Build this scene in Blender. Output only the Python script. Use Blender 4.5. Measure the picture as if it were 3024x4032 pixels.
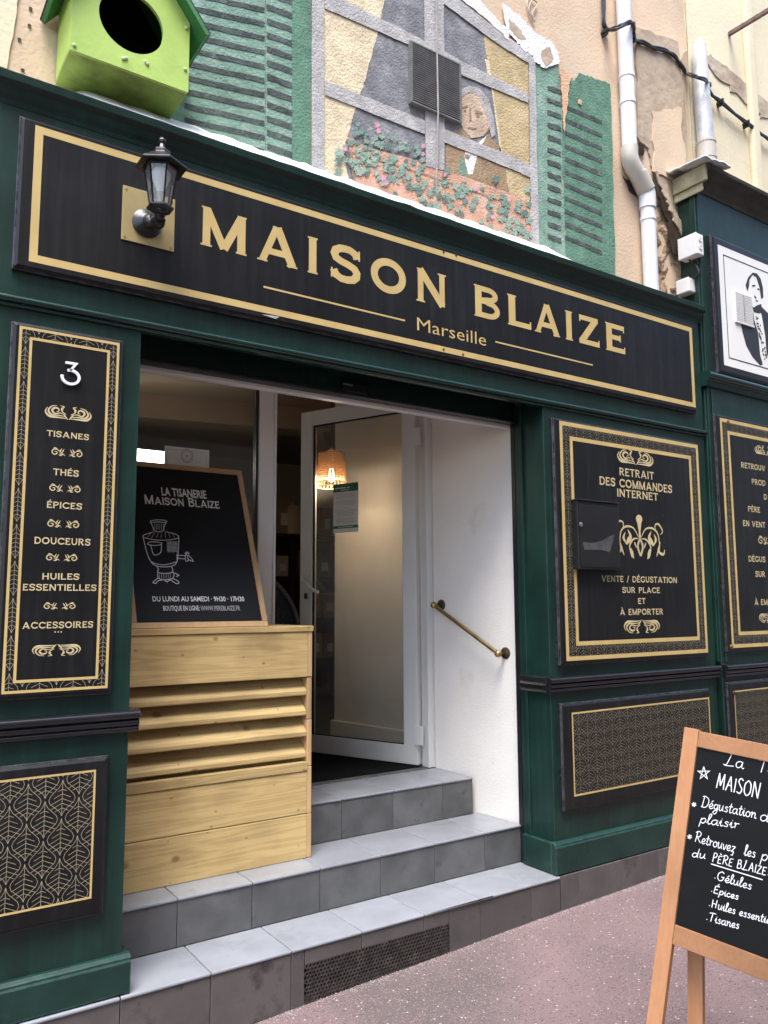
import bpy, bmesh, math, random
from mathutils import Vector, Matrix, noise
random.seed(7)
R = math.radians
for o in list(bpy.data.objects): bpy.data.objects.remove(o)
sc = bpy.context.scene
col = sc.collection

# ---------------------------------------------------------------- camera
YAW, PITCH, ROLL, FPX = R(34.067), R(6.65), R(-.247), 3133.6      # FPX in pixels of the 3024 x 4032 photograph
CAM = Vector((0, -2.7, 1.45))
_f = Vector((math.sin(YAW)*math.cos(PITCH), math.cos(YAW)*math.cos(PITCH), math.sin(PITCH)))
_r = Vector((math.cos(YAW), -math.sin(YAW), 0)); _u = _r.cross(_f)
_r, _u = _r*math.cos(ROLL)+_u*math.sin(ROLL), -_r*math.sin(ROLL)+_u*math.cos(ROLL)
cd = bpy.data.cameras.new('camera'); cam = bpy.data.objects.new('camera', cd); col.objects.link(cam)
cam.matrix_world = Matrix(((_r.x,_u.x,-_f.x,CAM.x),(_r.y,_u.y,-_f.y,CAM.y),(_r.z,_u.z,-_f.z,CAM.z),(0,0,0,1)))
cd.sensor_fit = 'VERTICAL'; cd.sensor_height = 36; cd.lens = 36*FPX/4032
cd.clip_start = .05; cd.clip_end = 300
sc.camera = cam
# ---------------------------------------------------------------- light
w = bpy.data.worlds.new('World'); sc.world = w; w.use_nodes = True
nt = w.node_tree; bg = nt.nodes['Background']
sky = nt.nodes.new('ShaderNodeTexSky'); sky.sky_type = 'NISHITA'; sky.sun_disc = False
SUN_EL, SUN_AZ = R(66), R(222)          # azimuth clockwise from +Y
sky.sun_elevation = SUN_EL; sky.sun_rotation = SUN_AZ
sky.air_density = 1.0; sky.dust_density = 2.0; sky.ozone_density = 1.0
nt.links.new(sky.outputs[0], bg.inputs[0]); bg.inputs[1].default_value = .15
sd = bpy.data.lights.new('sun', 'SUN'); sd.energy = 1.5; sd.angle = R(30); sd.color = (1, .98, .95)
sun = bpy.data.objects.new('sun', sd); col.objects.link(sun)
sdir = Vector((math.sin(SUN_AZ)*math.cos(SUN_EL), math.cos(SUN_AZ)*math.cos(SUN_EL), math.sin(SUN_EL)))
sun.rotation_euler = sdir.to_track_quat('Z', 'Y').to_euler(); sun.location = (0, -3, 20)
sc.view_settings.view_transform = 'Standard'; sc.view_settings.look = 'None'
sc.view_settings.gamma = 1; sc.view_settings.use_curve_mapping = False
sc.view_settings.exposure = 1.95
sc.render.engine = 'CYCLES'

# ---------------------------------------------------------------- photo pixel -> point on a known plane
def ray(x, y):          # x, y in a 1659 x 2212 copy of the photograph
    x *= 3024/1659; y *= 4032/2212
    return _f*FPX + _r*(x-1512) - _u*(y-2016)
def PY(x, y, Y=0.0): d = ray(x, y); return CAM + d*((Y-CAM.y)/d.y)
def PZ(x, y, Z): d = ray(x, y); return CAM + d*((Z-CAM.z)/d.z)
def PX(x, y, X): d = ray(x, y); return CAM + d*((X-CAM.x)/d.x)
def PP(x, y, O, N): d = ray(x, y); return CAM + d*((O-CAM).dot(N)/d.dot(N))

# ---------------------------------------------------------------- materials
def M(name, c, rough=.5, var=.12, vs=6, bump=.1, bs=80, metal=0, spec=.5, stain=None, streak=0, rnd=0, detail=4, emit=None):
    m = bpy.data.materials.new(name); m.use_nodes = True
    n = m.node_tree.nodes; l = m.node_tree.links; b = n['Principled BSDF']
    b.inputs['Roughness'].default_value = rough; b.inputs['Metallic'].default_value = metal
    b.inputs['Specular IOR Level'].default_value = spec
    tc = n.new('ShaderNodeTexCoord'); vec = tc.outputs['Object']
    oi = n.new('ShaderNodeObjectInfo')
    if rnd:
        ad = n.new('ShaderNodeVectorMath'); ad.operation = 'ADD'
        mu = n.new('ShaderNodeMath'); mu.operation = 'MULTIPLY'; mu.inputs[1].default_value = 37
        l.new(oi.outputs['Random'], mu.inputs[0]); l.new(vec, ad.inputs[0]); l.new(mu.outputs[0], ad.inputs[1]); vec = ad.outputs[0]
    nz = n.new('ShaderNodeTexNoise'); nz.inputs['Scale'].default_value = vs; nz.inputs['Detail'].default_value = detail
    l.new(vec, nz.inputs['Vector'])
    mr = n.new('ShaderNodeMapRange'); mr.inputs[1].default_value = .3; mr.inputs[2].default_value = .7
    mr.inputs[3].default_value = 1-var; mr.inputs[4].default_value = 1+var
    l.new(nz.outputs[0], mr.inputs[0]); fac = mr.outputs[0]
    if rnd:
        m2 = n.new('ShaderNodeMapRange'); m2.inputs[3].default_value = 1-rnd; m2.inputs[4].default_value = 1+rnd
        l.new(oi.outputs['Random'], m2.inputs[0])
        mm = n.new('ShaderNodeMath'); mm.operation = 'MULTIPLY'; l.new(fac, mm.inputs[0]); l.new(m2.outputs[0], mm.inputs[1]); fac = mm.outputs[0]
    if streak:      # rain streaks: noise stretched along Z
        mp = n.new('ShaderNodeMapping'); mp.inputs['Scale'].default_value = (38, 38, 1.6); l.new(vec, mp.inputs[0])
        ns = n.new('ShaderNodeTexNoise'); ns.inputs['Scale'].default_value = 1; ns.inputs['Detail'].default_value = 3; l.new(mp.outputs[0], ns.inputs['Vector'])
        ms = n.new('ShaderNodeMapRange'); ms.inputs[1].default_value = .45; ms.inputs[2].default_value = .8; ms.inputs[3].default_value = 1; ms.inputs[4].default_value = 1+streak
        l.new(ns.outputs[0], ms.inputs[0])
        mm = n.new('ShaderNodeMath'); mm.operation = 'MULTIPLY'; l.new(fac, mm.inputs[0]); l.new(ms.outputs[0], mm.inputs[1]); fac = mm.outputs[0]
    hs = n.new('ShaderNodeMix'); hs.data_type = 'RGBA'; hs.blend_type = 'MULTIPLY'; hs.inputs[0].default_value = 1
    hs.inputs[6].default_value = (*c, 1); l.new(fac, hs.inputs[7]); out = hs.outputs[2]
    if stain:       # (colour, scale, threshold, softness)
        sn = n.new('ShaderNodeTexNoise'); sn.inputs['Scale'].default_value = stain[1]; sn.inputs['Detail'].default_value = 8; sn.inputs['Roughness'].default_value = .65
        l.new(vec, sn.inputs['Vector'])
        sr = n.new('ShaderNodeMapRange'); sr.inputs[1].default_value = stain[2]; sr.inputs[2].default_value = stain[2]+stain[3]
        l.new(sn.outputs[0], sr.inputs[0])
        mx = n.new('ShaderNodeMix'); mx.data_type = 'RGBA'; l.new(sr.outputs[0], mx.inputs[0]); l.new(out, mx.inputs[6]); mx.inputs[7].default_value = (*stain[0], 1); out = mx.outputs[2]
    l.new(out, b.inputs['Base Color'])
    if bump:
        bn = n.new('ShaderNodeTexNoise'); bn.inputs['Scale'].default_value = bs; bn.inputs['Detail'].default_value = 5; l.new(vec, bn.inputs['Vector'])
        bp = n.new('ShaderNodeBump'); bp.inputs['Strength'].default_value = bump; bp.inputs['Distance'].default_value = .01
        l.new(bn.outputs[0], bp.inputs['Height']); l.new(bp.outputs[0], b.inputs['Normal'])
    if emit:
        b.inputs['Emission Color'].default_value = (*emit[0], 1); b.inputs['Emission Strength'].default_value = emit[1]
    return m
def wood(name, c, dark, axis='X', rough=.55, knots=.5, scale=1.0):
    m = bpy.data.materials.new(name); m.use_nodes = True
    n = m.node_tree.nodes; l = m.node_tree.links; b = n['Principled BSDF']; b.inputs['Roughness'].default_value = rough
    b.inputs['Specular IOR Level'].default_value = .3
    tc = n.new('ShaderNodeTexCoord'); oi = n.new('ShaderNodeObjectInfo')
    mu = n.new('ShaderNodeMath'); mu.operation = 'MULTIPLY'; mu.inputs[1].default_value = 53; l.new(oi.outputs['Random'], mu.inputs[0])
    ad = n.new('ShaderNodeVectorMath'); ad.operation = 'ADD'; l.new(tc.outputs['Object'], ad.inputs[0]); l.new(mu.outputs[0], ad.inputs[1])
    mp = n.new('ShaderNodeMapping'); s = {'X': (1.2, 22, 22), 'Z': (22, 22, 1.2)}[axis]; mp.inputs['Scale'].default_value = tuple(v*scale for v in s); l.new(ad.outputs[0], mp.inputs[0])
    nz = n.new('ShaderNodeTexNoise'); nz.inputs['Scale'].default_value = 1; nz.inputs['Detail'].default_value = 6; nz.inputs['Distortion'].default_value = .25; l.new(mp.outputs[0], nz.inputs['Vector'])
    wv = n.new('ShaderNodeMath'); wv.operation = 'MULTIPLY'; wv.inputs[1].default_value = 42; l.new(nz.outputs[0], wv.inputs[0])
    sn = n.new('ShaderNodeMath'); sn.operation = 'SINE'; l.new(wv.outputs[0], sn.inputs[0])
    mr = n.new('ShaderNodeMapRange'); mr.inputs[1].default_value = -1; mr.inputs[2].default_value = 1; mr.inputs[3].default_value = 0; mr.inputs[4].default_value = .3; l.new(sn.outputs[0], mr.inputs[0])
    big = n.new('ShaderNodeTexNoise'); big.inputs['Scale'].default_value = 3.5; big.inputs['Detail'].default_value = 4; l.new(ad.outputs[0], big.inputs['Vector'])
    br = n.new('ShaderNodeMapRange'); br.inputs[1].default_value = .5; br.inputs[2].default_value = .75; br.inputs[3].default_value = 0; br.inputs[4].default_value = .35; l.new(big.outputs[0], br.inputs[0])
    a2 = n.new('ShaderNodeMath'); a2.operation = 'ADD'; l.new(mr.outputs[0], a2.inputs[0]); l.new(br.outputs[0], a2.inputs[1])
    vo = n.new('ShaderNodeTexVoronoi'); vo.voronoi_dimensions = '2D'; vo.inputs['Scale'].default_value = 5.2; sx_ = n.new('ShaderNodeSeparateXYZ'); cx_ = n.new('ShaderNodeCombineXYZ')
    km = n.new('ShaderNodeMapping'); km.inputs['Scale'].default_value = {'X': (1, 1, 1.5), 'Z': (1.5, 1, 1)}[axis]; l.new(ad.outputs[0], km.inputs[0]); l.new(km.outputs[0], sx_.inputs[0]); l.new(sx_.outputs[0], cx_.inputs[0]); l.new(sx_.outputs[2], cx_.inputs[1]); l.new(cx_.outputs[0], vo.inputs['Vector'])
    kr = n.new('ShaderNodeMapRange'); kr.inputs[1].default_value = .02; kr.inputs[2].default_value = .075; kr.inputs[3].default_value = knots; kr.inputs[4].default_value = 0; sc_ = n.new('ShaderNodeSeparateColor'); l.new(vo.outputs['Color'], sc_.inputs[0]); kk = n.new('ShaderNodeMapRange'); kk.inputs[3].default_value = .55; kk.inputs[4].default_value = 3.2; l.new(sc_.outputs[0], kk.inputs[0])
    kd = n.new('ShaderNodeMath'); kd.operation = 'MULTIPLY'; l.new(vo.outputs['Distance'], kd.inputs[0]); l.new(kk.outputs[0], kd.inputs[1]); l.new(kd.outputs[0], kr.inputs[0])
    a3 = n.new('ShaderNodeMath'); a3.operation = 'ADD'; a3.use_clamp = True; l.new(a2.outputs[0], a3.inputs[0]); l.new(kr.outputs[0], a3.inputs[1])
    mx = n.new('ShaderNodeMix'); mx.data_type = 'RGBA'; l.new(a3.outputs[0], mx.inputs[0]); mx.inputs[6].default_value = (*c, 1); mx.inputs[7].default_value = (*dark, 1)
    vr = n.new('ShaderNodeMapRange'); vr.inputs[3].default_value = .78; vr.inputs[4].default_value = 1.1; l.new(oi.outputs['Random'], vr.inputs[0])
    sm = n.new('ShaderNodeTexNoise'); sm.inputs['Scale'].default_value = 2.4; sm.inputs['Detail'].default_value = 7; l.new(ad.outputs[0], sm.inputs['Vector'])
    s2 = n.new('ShaderNodeMapRange'); s2.inputs[1].default_value = .52; s2.inputs[2].default_value = .72; s2.inputs[3].default_value = 1; s2.inputs[4].default_value = .72; l.new(sm.outputs[0], s2.inputs[0])
    vm = n.new('ShaderNodeMath'); vm.operation = 'MULTIPLY'; l.new(vr.outputs[0], vm.inputs[0]); l.new(s2.outputs[0], vm.inputs[1])
    mt = n.new('ShaderNodeMix'); mt.data_type = 'RGBA'; mt.blend_type = 'MULTIPLY'; mt.inputs[0].default_value = 1; l.new(mx.outputs[2], mt.inputs[6]); l.new(vm.outputs[0], mt.inputs[7])
    l.new(mt.outputs[2], b.inputs['Base Color'])
    bp = n.new('ShaderNodeBump'); bp.inputs['Strength'].default_value = .12; bp.inputs['Distance'].default_value = .004; l.new(a3.outputs[0], bp.inputs['Height']); l.new(bp.outputs[0], b.inputs['Normal'])
    return m
def wear(m, colour, radius=.006, amount=.8, scale=25):      # scuffed edges: paint rubbed thin where the timber turns a corner
    n = m.node_tree.nodes; l = m.node_tree.links; b = n['Principled BSDF']; src = b.inputs['Base Color'].links[0].from_socket
    bv = n.new('ShaderNodeBevel'); bv.samples = 4; bv.inputs[0].default_value = radius; ge = n.new('ShaderNodeNewGeometry')
    dt = n.new('ShaderNodeVectorMath'); dt.operation = 'DOT_PRODUCT'; l.new(bv.outputs[0], dt.inputs[0]); l.new(ge.outputs['Normal'], dt.inputs[1])
    mr = n.new('ShaderNodeMapRange'); mr.inputs[1].default_value = .985; mr.inputs[2].default_value = .86; mr.inputs[3].default_value = 0; mr.inputs[4].default_value = 1; l.new(dt.outputs['Value'], mr.inputs[0])
    tc = n.new('ShaderNodeTexCoord'); nz = n.new('ShaderNodeTexNoise'); nz.inputs['Scale'].default_value = scale; nz.inputs['Detail'].default_value = 6; l.new(tc.outputs['Object'], nz.inputs['Vector'])
    m2 = n.new('ShaderNodeMapRange'); m2.inputs[1].default_value = .38; m2.inputs[2].default_value = .62; m2.inputs[3].default_value = .1; m2.inputs[4].default_value = amount; l.new(nz.outputs[0], m2.inputs[0])
    mu = n.new('ShaderNodeMath'); mu.operation = 'MULTIPLY'; l.new(mr.outputs[0], mu.inputs[0]); l.new(m2.outputs[0], mu.inputs[1])
    mx = n.new('ShaderNodeMix'); mx.data_type = 'RGBA'; l.new(mu.outputs[0], mx.inputs[0]); l.new(src, mx.inputs[6]); mx.inputs[7].default_value = (*colour, 1); l.new(mx.outputs[2], b.inputs['Base Color'])
def glass(name, tint=(1, 1, 1), refl=.9, glare=0):
    m = bpy.data.materials.new(name); m.use_nodes = True
    n = m.node_tree.nodes; l = m.node_tree.links; n.remove(n['Principled BSDF'])
    t = n.new('ShaderNodeBsdfTransparent'); t.inputs[0].default_value = (*tint, 1)
    g = n.new('ShaderNodeBsdfGlossy'); g.inputs['Roughness'].default_value = .02; g.inputs[0].default_value = (refl, refl, refl, 1)
    fr = n.new('ShaderNodeFresnel'); fr.inputs[0].default_value = 1.45
    mx = n.new('ShaderNodeMixShader'); l.new(fr.outputs[0], mx.inputs[0]); l.new(t.outputs[0], mx.inputs[1]); l.new(g.outputs[0], mx.inputs[2])
    if glare:  # pale diffuse mixed in to imitate reflections on the pane
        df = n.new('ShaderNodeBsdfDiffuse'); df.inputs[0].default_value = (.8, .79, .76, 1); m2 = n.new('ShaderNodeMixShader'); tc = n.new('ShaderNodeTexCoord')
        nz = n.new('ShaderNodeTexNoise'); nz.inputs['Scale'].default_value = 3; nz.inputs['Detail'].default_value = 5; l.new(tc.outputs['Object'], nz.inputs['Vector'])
        mr = n.new('ShaderNodeMapRange'); mr.inputs[1].default_value = .3; mr.inputs[2].default_value = .75; mr.inputs[3].default_value = glare*.5; mr.inputs[4].default_value = glare*1.5; l.new(nz.outputs[0], mr.inputs[0])
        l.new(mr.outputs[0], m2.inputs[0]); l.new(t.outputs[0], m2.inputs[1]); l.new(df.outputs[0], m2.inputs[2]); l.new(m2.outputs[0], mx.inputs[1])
    l.new(mx.outputs[0], n['Material Output'].inputs[0])
    return m

# ---------------------------------------------------------------- mesh helpers
def tag(o, label=None, cat=None, group=None, kind=None):
    if label: o['label'] = label
    if cat: o['category'] = cat
    if group: o['group'] = group
    if kind: o['kind'] = kind
    return o
def thing(name, label, cat, loc=(0, 0, 0), group=None):
    o = bpy.data.objects.new(name, None); col.objects.link(o); o.location = loc; o.empty_display_size = .05
    return tag(o, label, cat, group)
def adopt(o, parent):
    o.parent = parent
    p = parent; T = Vector((0, 0, 0))
    while p is not None and p.type == 'EMPTY': T += Vector(p.location); p = p.parent
    o.matrix_parent_inverse = Matrix.Translation(-T)
def link(name, me, mat, parent=None, bevel=0, smooth=False, seg=2):
    o = bpy.data.objects.new(name, me); col.objects.link(o)
    if mat and not me.materials: me.materials.append(mat)
    if parent: adopt(o, parent)
    if bevel:
        b = o.modifiers.new('bevel', 'BEVEL'); b.width = bevel; b.segments = seg; b.limit_method = 'ANGLE'; b.angle_limit = R(40)
    if smooth:
        for p in me.polygons: p.use_smooth = True
        me.set_sharp_from_angle(angle=R(42))
    return o
class MB:
    def __init__(s): s.v = []; s.f = []
    def add(s, vs, fs):
        k = len(s.v); s.v += [tuple(v) for v in vs]; s.f += [tuple(i+k for i in f) for f in fs]; return s
    def box(s, x0, x1, y0, y1, z0, z1):
        return s.add([(x0,y0,z0),(x1,y0,z0),(x1,y1,z0),(x0,y1,z0),(x0,y0,z1),(x1,y0,z1),(x1,y1,z1),(x0,y1,z1)],
            [(3,2,1,0),(4,5,6,7),(0,1,5,4),(1,2,6,5),(2,3,7,6),(3,0,4,7)])
    def hexa(s, a, b):          # two quads a (bottom) and b (top), same winding
        return s.add(list(a)+list(b), [(3,2,1,0),(4,5,6,7),(0,1,5,4),(1,2,6,5),(2,3,7,6),(3,0,4,7)])
    def poly(s, pts): return s.add(pts, [tuple(range(len(pts)))])
    def prism(s, pts, d):       # planar polygon extruded along d
        n = len(pts); d = Vector(d); a = [Vector(p) for p in pts]; b = [p+d for p in a]
        return s.add(a+b, [tuple(range(n))[::-1], tuple(range(n, 2*n))]+[(i, (i+1) % n, n+(i+1) % n, n+i) for i in range(n)])
    def extrude_x(s, prof, x0, x1):     # profile of (y, z) run along x
        return s.prism([(x0, y, z) for y, z in prof], (x1-x0, 0, 0))
    def tube(s, path, r, n=10, cap=True):
        P = [Vector(p) for p in path]; rs = r if isinstance(r, (list, tuple)) else [r]*len(P)
        base = len(s.v); prev = None
        for i, p in enumerate(P):
            t = (P[min(i+1, len(P)-1)]-P[max(i-1, 0)]).normalized()
            if prev is None: a = t.orthogonal().normalized()
            else: a = (prev-t*prev.dot(t)); a = a.normalized() if a.length > 1e-6 else t.orthogonal().normalized()
            prev = a; b = t.cross(a)
            for k in range(n):
                q = 2*math.pi*k/n; s.v.append(tuple(p+(a*math.cos(q)+b*math.sin(q))*rs[i]))
        for i in range(len(P)-1):
            for k in range(n):
                s.f.append((base+i*n+k, base+i*n+(k+1) % n, base+(i+1)*n+(k+1) % n, base+(i+1)*n+k))
        if cap:
            s.f.append(tuple(base+k for k in range(n))[::-1]); s.f.append(tuple(base+(len(P)-1)*n+k for k in range(n)))
        return s
    def lathe(s, prof, O=(0,0,0), n=16, axis=Vector((0,0,1)), cap=True, off=0):   # prof of (radius, height)
        O = Vector(O); axis = Vector(axis).normalized(); a = axis.orthogonal().normalized() if abs(axis.z) < .9 else Vector((1,0,0)); b = axis.cross(a); base = len(s.v)
        for r, h in prof:
            for k in range(n):
                q = 2*math.pi*k/n+off; s.v.append(tuple(O+axis*h+(a*math.cos(q)+b*math.sin(q))*r))
        for i in range(len(prof)-1):
            for k in range(n): s.f.append((base+i*n+k, base+i*n+(k+1) % n, base+(i+1)*n+(k+1) % n, base+(i+1)*n+k))
        if cap:
            s.f.append(tuple(base+k for k in range(n))[::-1]); s.f.append(tuple(base+(len(prof)-1)*n+k for k in range(n)))
        return s
    def build(s, name, mat, parent=None, bevel=0, smooth=False, seg=2):
        me = bpy.data.meshes.new(name); me.from_pydata(s.v, [], s.f); me.update()
        return link(name, me, mat, parent, bevel, smooth, seg)
def box(name, mat, b, parent=None, bevel=0, seg=2): return MB().box(*b).build(name, mat, parent, bevel, seg=seg)
_cache = {}
def piece(name, mat, b, parent, bevel=.002):    # a box whose mesh is shared between alike pieces
    x0, x1, y0, y1, z0, z1 = b
    key = (round(x1-x0, 4), round(y1-y0, 4), round(z1-z0, 4), mat.name)
    if key not in _cache:
        me = bpy.data.meshes.new(name); t = MB().box(0, x1-x0, 0, y1-y0, 0, z1-z0); me.from_pydata(t.v, [], t.f); me.materials.append(mat); _cache[key] = me
    o = bpy.data.objects.new(name, _cache[key]); col.objects.link(o)
    if parent: adopt(o, parent)
    o.location = (x0, y0, z0)
    if bevel: m = o.modifiers.new('bevel', 'BEVEL'); m.width = bevel; m.segments = 2
    return o
def smooth_path(pts, k=5):
    P = [Vector(p) for p in pts]; out = []
    for i in range(len(P)-1):
        a, b, c, d = P[max(i-1, 0)], P[i], P[i+1], P[min(i+2, len(P)-1)]
        for j in range(k):
            t = j/k; out.append(.5*((2*b)+(c-a)*t+(2*a-5*b+4*c-d)*t*t+(3*b-a-3*c+d)*t**3))
    return out+[P[-1]]

# ---------------------------------------------------------------- flat print on a plane
class Plane:
    def __init__(s, O, U, V): s.O = Vector(O); s.U = Vector(U).normalized(); s.V = Vector(V).normalized(); s.N = s.U.cross(s.V)   # N towards the viewer
    def at(s, a, b, h=0): return s.O+s.U*a+s.V*b+s.N*h
FRONT = lambda y: Plane((0, y, 0), (1, 0, 0), (0, 0, 1))
class Ink:
    def __init__(s, plane, h=.0006): s.p = plane; s.h = h; s.mb = MB(); s.k = 0
    def step(s): s.k = (s.k+1) % 23; return s.h+s.k*.00003
    def quads(s, qs):                   # one stroke
        h = s.step()
        for q in qs: s.mb.poly([s.p.at(x, y, h) for x, y in q])
    def poly(s, q): s.quads([q])
    def rect(s, x0, x1, z0, z1): s.quads([[(x0,z0),(x1,z0),(x1,z1),(x0,z1)]])
    def ring(s, x0, x1, z0, z1, t):
        s.quads([[(x0,z0),(x1,z0),(x1-t,z0+t),(x0+t,z0+t)], [(x1,z0),(x1,z1),(x1-t,z1-t),(x1-t,z0+t)], [(x1,z1),(x0,z1),(x0+t,z1-t),(x1-t,z1-t)], [(x0,z1),(x0,z0),(x0+t,z0+t),(x0+t,z1-t)]])
    def stroke(s, pts, w, closed=False): s.quads(ribbon(pts, w, closed))
    def seg(s, a, b, w):
        d = Vector((b[0]-a[0], b[1]-a[1]))
        if d.length < 1e-6: return
        d.normalize(); n = Vector((-d.y, d.x))*w/2
        s.poly([(a[0]-n.x, a[1]-n.y), (b[0]-n.x, b[1]-n.y), (b[0]+n.x, b[1]+n.y), (a[0]+n.x, a[1]+n.y)])
    def build(s, name, mat, parent): return s.mb.build(name, mat, parent)
def ribbon(pts, w, closed=False):
    P = [Vector((p[0], p[1])) for p in pts]; n = len(P); ws = w if isinstance(w, (list, tuple)) else [w]*n
    L = []; Rr = []
    for i in range(n):
        a = P[(i-1) % n] if (closed or i > 0) else None; c = P[(i+1) % n] if (closed or i < n-1) else None
        d1 = (P[i]-a).normalized() if a is not None and (P[i]-a).length > 1e-9 else None
        d2 = (c-P[i]).normalized() if c is not None and (c-P[i]).length > 1e-9 else None
        d1 = d1 or d2 or Vector((1, 0)); d2 = d2 or d1
        t = d1+d2; t = t.normalized() if t.length > 1e-6 else d1
        nn = Vector((-t.y, t.x)); k = 1/max(.35, nn.dot(Vector((-d1.y, d1.x))))
        L.append(P[i]+nn*ws[i]/2*k); Rr.append(P[i]-nn*ws[i]/2*k)
    return [[tuple(Rr[i]), tuple(Rr[(i+1) % n]), tuple(L[(i+1) % n]), tuple(L[i])] for i in range(n if closed else n-1)]
def arc(cx, cy, rx, ry, a0, a1, n=12): return [(cx+rx*math.cos(R(a0+(a1-a0)*i/n)), cy+ry*math.sin(R(a0+(a1-a0)*i/n))) for i in range(n+1)]
# ---------------------------------------------------------------- lettering: wide capitals with tiny serifs
def _glyphs(s, t):
    h = s/2; G = {}
    def sh(x, y, o=.035): # serif across a stem end
        return ('r', x-h-o, x+h+o, 0 if y == 0 else .955, .045 if y == 0 else 1)
    def st(x, a=0, b=1): return ('s', [(x, a), (x, b)], s)
    def hz(x0, x1, y): return ('s', [(x0, y), (x1, y)], t)
    def sv(x, y0, y1): return ('r', x-.045, x, y0, y1)
    m = t/2
    G['I'] = (.36, [st(.18), sh(.18, 0), sh(.18, 1)])
    G['L'] = (.78, [st(.17), sh(.17, 1), sh(.17, 0), hz(.17, .78, m), sv(.78, 0, .25)])
    G['E'] = (.80, [st(.17), sh(.17, 1), sh(.17, 0), hz(.17, .78, m), hz(.17, .76, 1-m), hz(.17, .6, .52), sv(.78, 0, .24), sv(.76, .76, 1), sv(.62, .39, .65)])
    G['F'] = (.76, [st(.17), sh(.17, 1), sh(.17, 0), hz(.17, .76, 1-m), hz(.17, .6, .5), sv(.76, .76, 1), sv(.62, .37, .63)])
    G['T'] = (.9, [st(.45), sh(.45, 0), hz(.02, .88, 1-m), sv(.06, .76, 1), sv(.88, .76, 1)])
    G['H'] = (1.0, [st(.17), st(.83), sh(.17, 0), sh(.17, 1), sh(.83, 0), sh(.83, 1), hz(.17, .83, .5)])
    G['N'] = (1.02, [('s', [(.15, 0), (.15, 1)], s*.85), ('s', [(.87, 0), (.87, 1)], s*.85), ('s', [(.13, .98), (.89, .02)], s*1.1), sh(.15, 0), sh(.87, 1), ('r', .03, .2, .955, 1)])
    G['M'] = (1.22, [('s', [(.16, 0), (.16, 1)], s*.9), ('s', [(1.06, 0), (1.06, 1)], s), ('s', [(.16, .96), (.61, .03)], s*.95), ('s', [(.61, .03), (1.06, .96)], s*.95), sh(.16, 0), sh(1.06, 0), ('r', .03, .2, .955, 1), ('r', 1.02, 1.19, .955, 1)])
    G['A'] = (1.12, [('s', [(.14, .02), (.53, .98)], s*.85), ('s', [(.98, .02), (.55, .98)], s*1.08), hz(.3, .8, .3), ('r', .0, .28, 0, .045), ('r', .82, 1.12, 0, .045), ('r', .42, .66, .955, 1)])
    G['V'] = (1.08, [('s', [(.14, .98), (.52, .02)], s*1.08), ('s', [(.94, .98), (.54, .02)], s*.85), ('r', 0, .28, .955, 1), ('r', .8, 1.08, .955, 1)])
    G['Z'] = (.84, [hz(.06, .78, 1-m), hz(.04, .82, m), ('s', [(.7, .93), (.12, .07)], s), sv(.1, .76, 1), sv(.82, 0, .24)])
    G['O'] = (1.1, [('c', [(.55+(.55-h)*math.cos(R(a)), .5+(.5-h*.9)*math.sin(R(a))) for a in range(0, 360, 12)], s)])
    G['C'] = (1.02, [('s', arc(.55, .5, .55-h, .5-h*.9, 38, 322, 22), s), sv(1.0, .66, .95), sv(1.0, .06, .3)])
    G['G'] = (1.06, [('s', arc(.55, .5, .55-h, .5-h*.9, 38, 335, 22), s), sv(1.0, .68, .95), ('s', [(.95, .12), (.95, .44)], s), ('r', .68, 1.06, .4, .45)])
    G['D'] = (1.0, [st(.17), ('s', [(.17, 1-m), (.45, 1-m)]+arc(.45, .5, .46, .5-m, 90, -90, 16)+[(.17, m)], t*1.08), sh(.17, 0), sh(.17, 1)])
    G['B'] = (.88, [st(.17), ('s', [(.17, 1-m), (.5, 1-m)]+arc(.5, .755, .24, .245-m, 90, -90, 10)+[(.17, .52)], t), ('s', [(.17, .53), (.52, .53)]+arc(.52, .29, .28, .29-m, 90, -90, 10)+[(.17, m)], t), sh(.17, 0), sh(.17, 1)])
    G['P'] = (.84, [st(.17), ('s', [(.17, 1-m), (.48, 1-m)]+arc(.48, .71, .28, .29-m, 90, -90, 10)+[(.17, .44)], t), sh(.17, 0), sh(.17, 1)])
    G['R'] = (.94, [st(.17), ('s', [(.17, 1-m), (.48, 1-m)]+arc(.48, .72, .27, .28-m, 90, -90, 10)+[(.17, .46)], t), ('s', [(.46, .46), (.82, .02)], s), sh(.17, 0), sh(.17, 1), ('r', .68, .94, 0, .045)])
    G['S'] = (.84, [('s', [(.74, .72), (.68, .86), (.54, .93), (.42, .935), (.28, .92), (.15, .84), (.115, .73), (.16, .62), (.3, .555), (.5, .5), (.66, .43), (.73, .33), (.72, .2), (.62, .1), (.46, .065), (.3, .07), (.16, .14), (.09, .28)], s*.95), sv(.82, .68, .97), ('r', .02, .065, .05, .32)])
    G['U'] = (.98, [('s', [(.16, 1), (.16, .4)]+arc(.49, .4, .33, .4-m, 180, 360, 14)+[(.82, 1)], s*.95), sh(.16, 1), sh(.82, 1)])
    G['J'] = (.6, [('s', [(.42, 1), (.42, .25), (.3, .08), (.1, .1)], s)])
    G['/'] = (.6, [('s', [(.08, -.08), (.5, 1.05)], s*.7)])
    G[' '] = (.5, [])
    G['.'] = (.3, [('r', .08, .24, 0, .16)])
    for k in 'EA': pass
    G['É'] = (G['E'][0], G['E'][1]+[('s', [(.36, 1.07), (.58, 1.27)], s*.7)])
    G['È'] = (G['E'][0], G['E'][1]+[('s', [(.32, 1.27), (.54, 1.07)], s*.7)])
    G['À'] = (G['A'][0], G['A'][1]+[('s', [(.38, 1.27), (.62, 1.07)], s*.7)])
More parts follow.
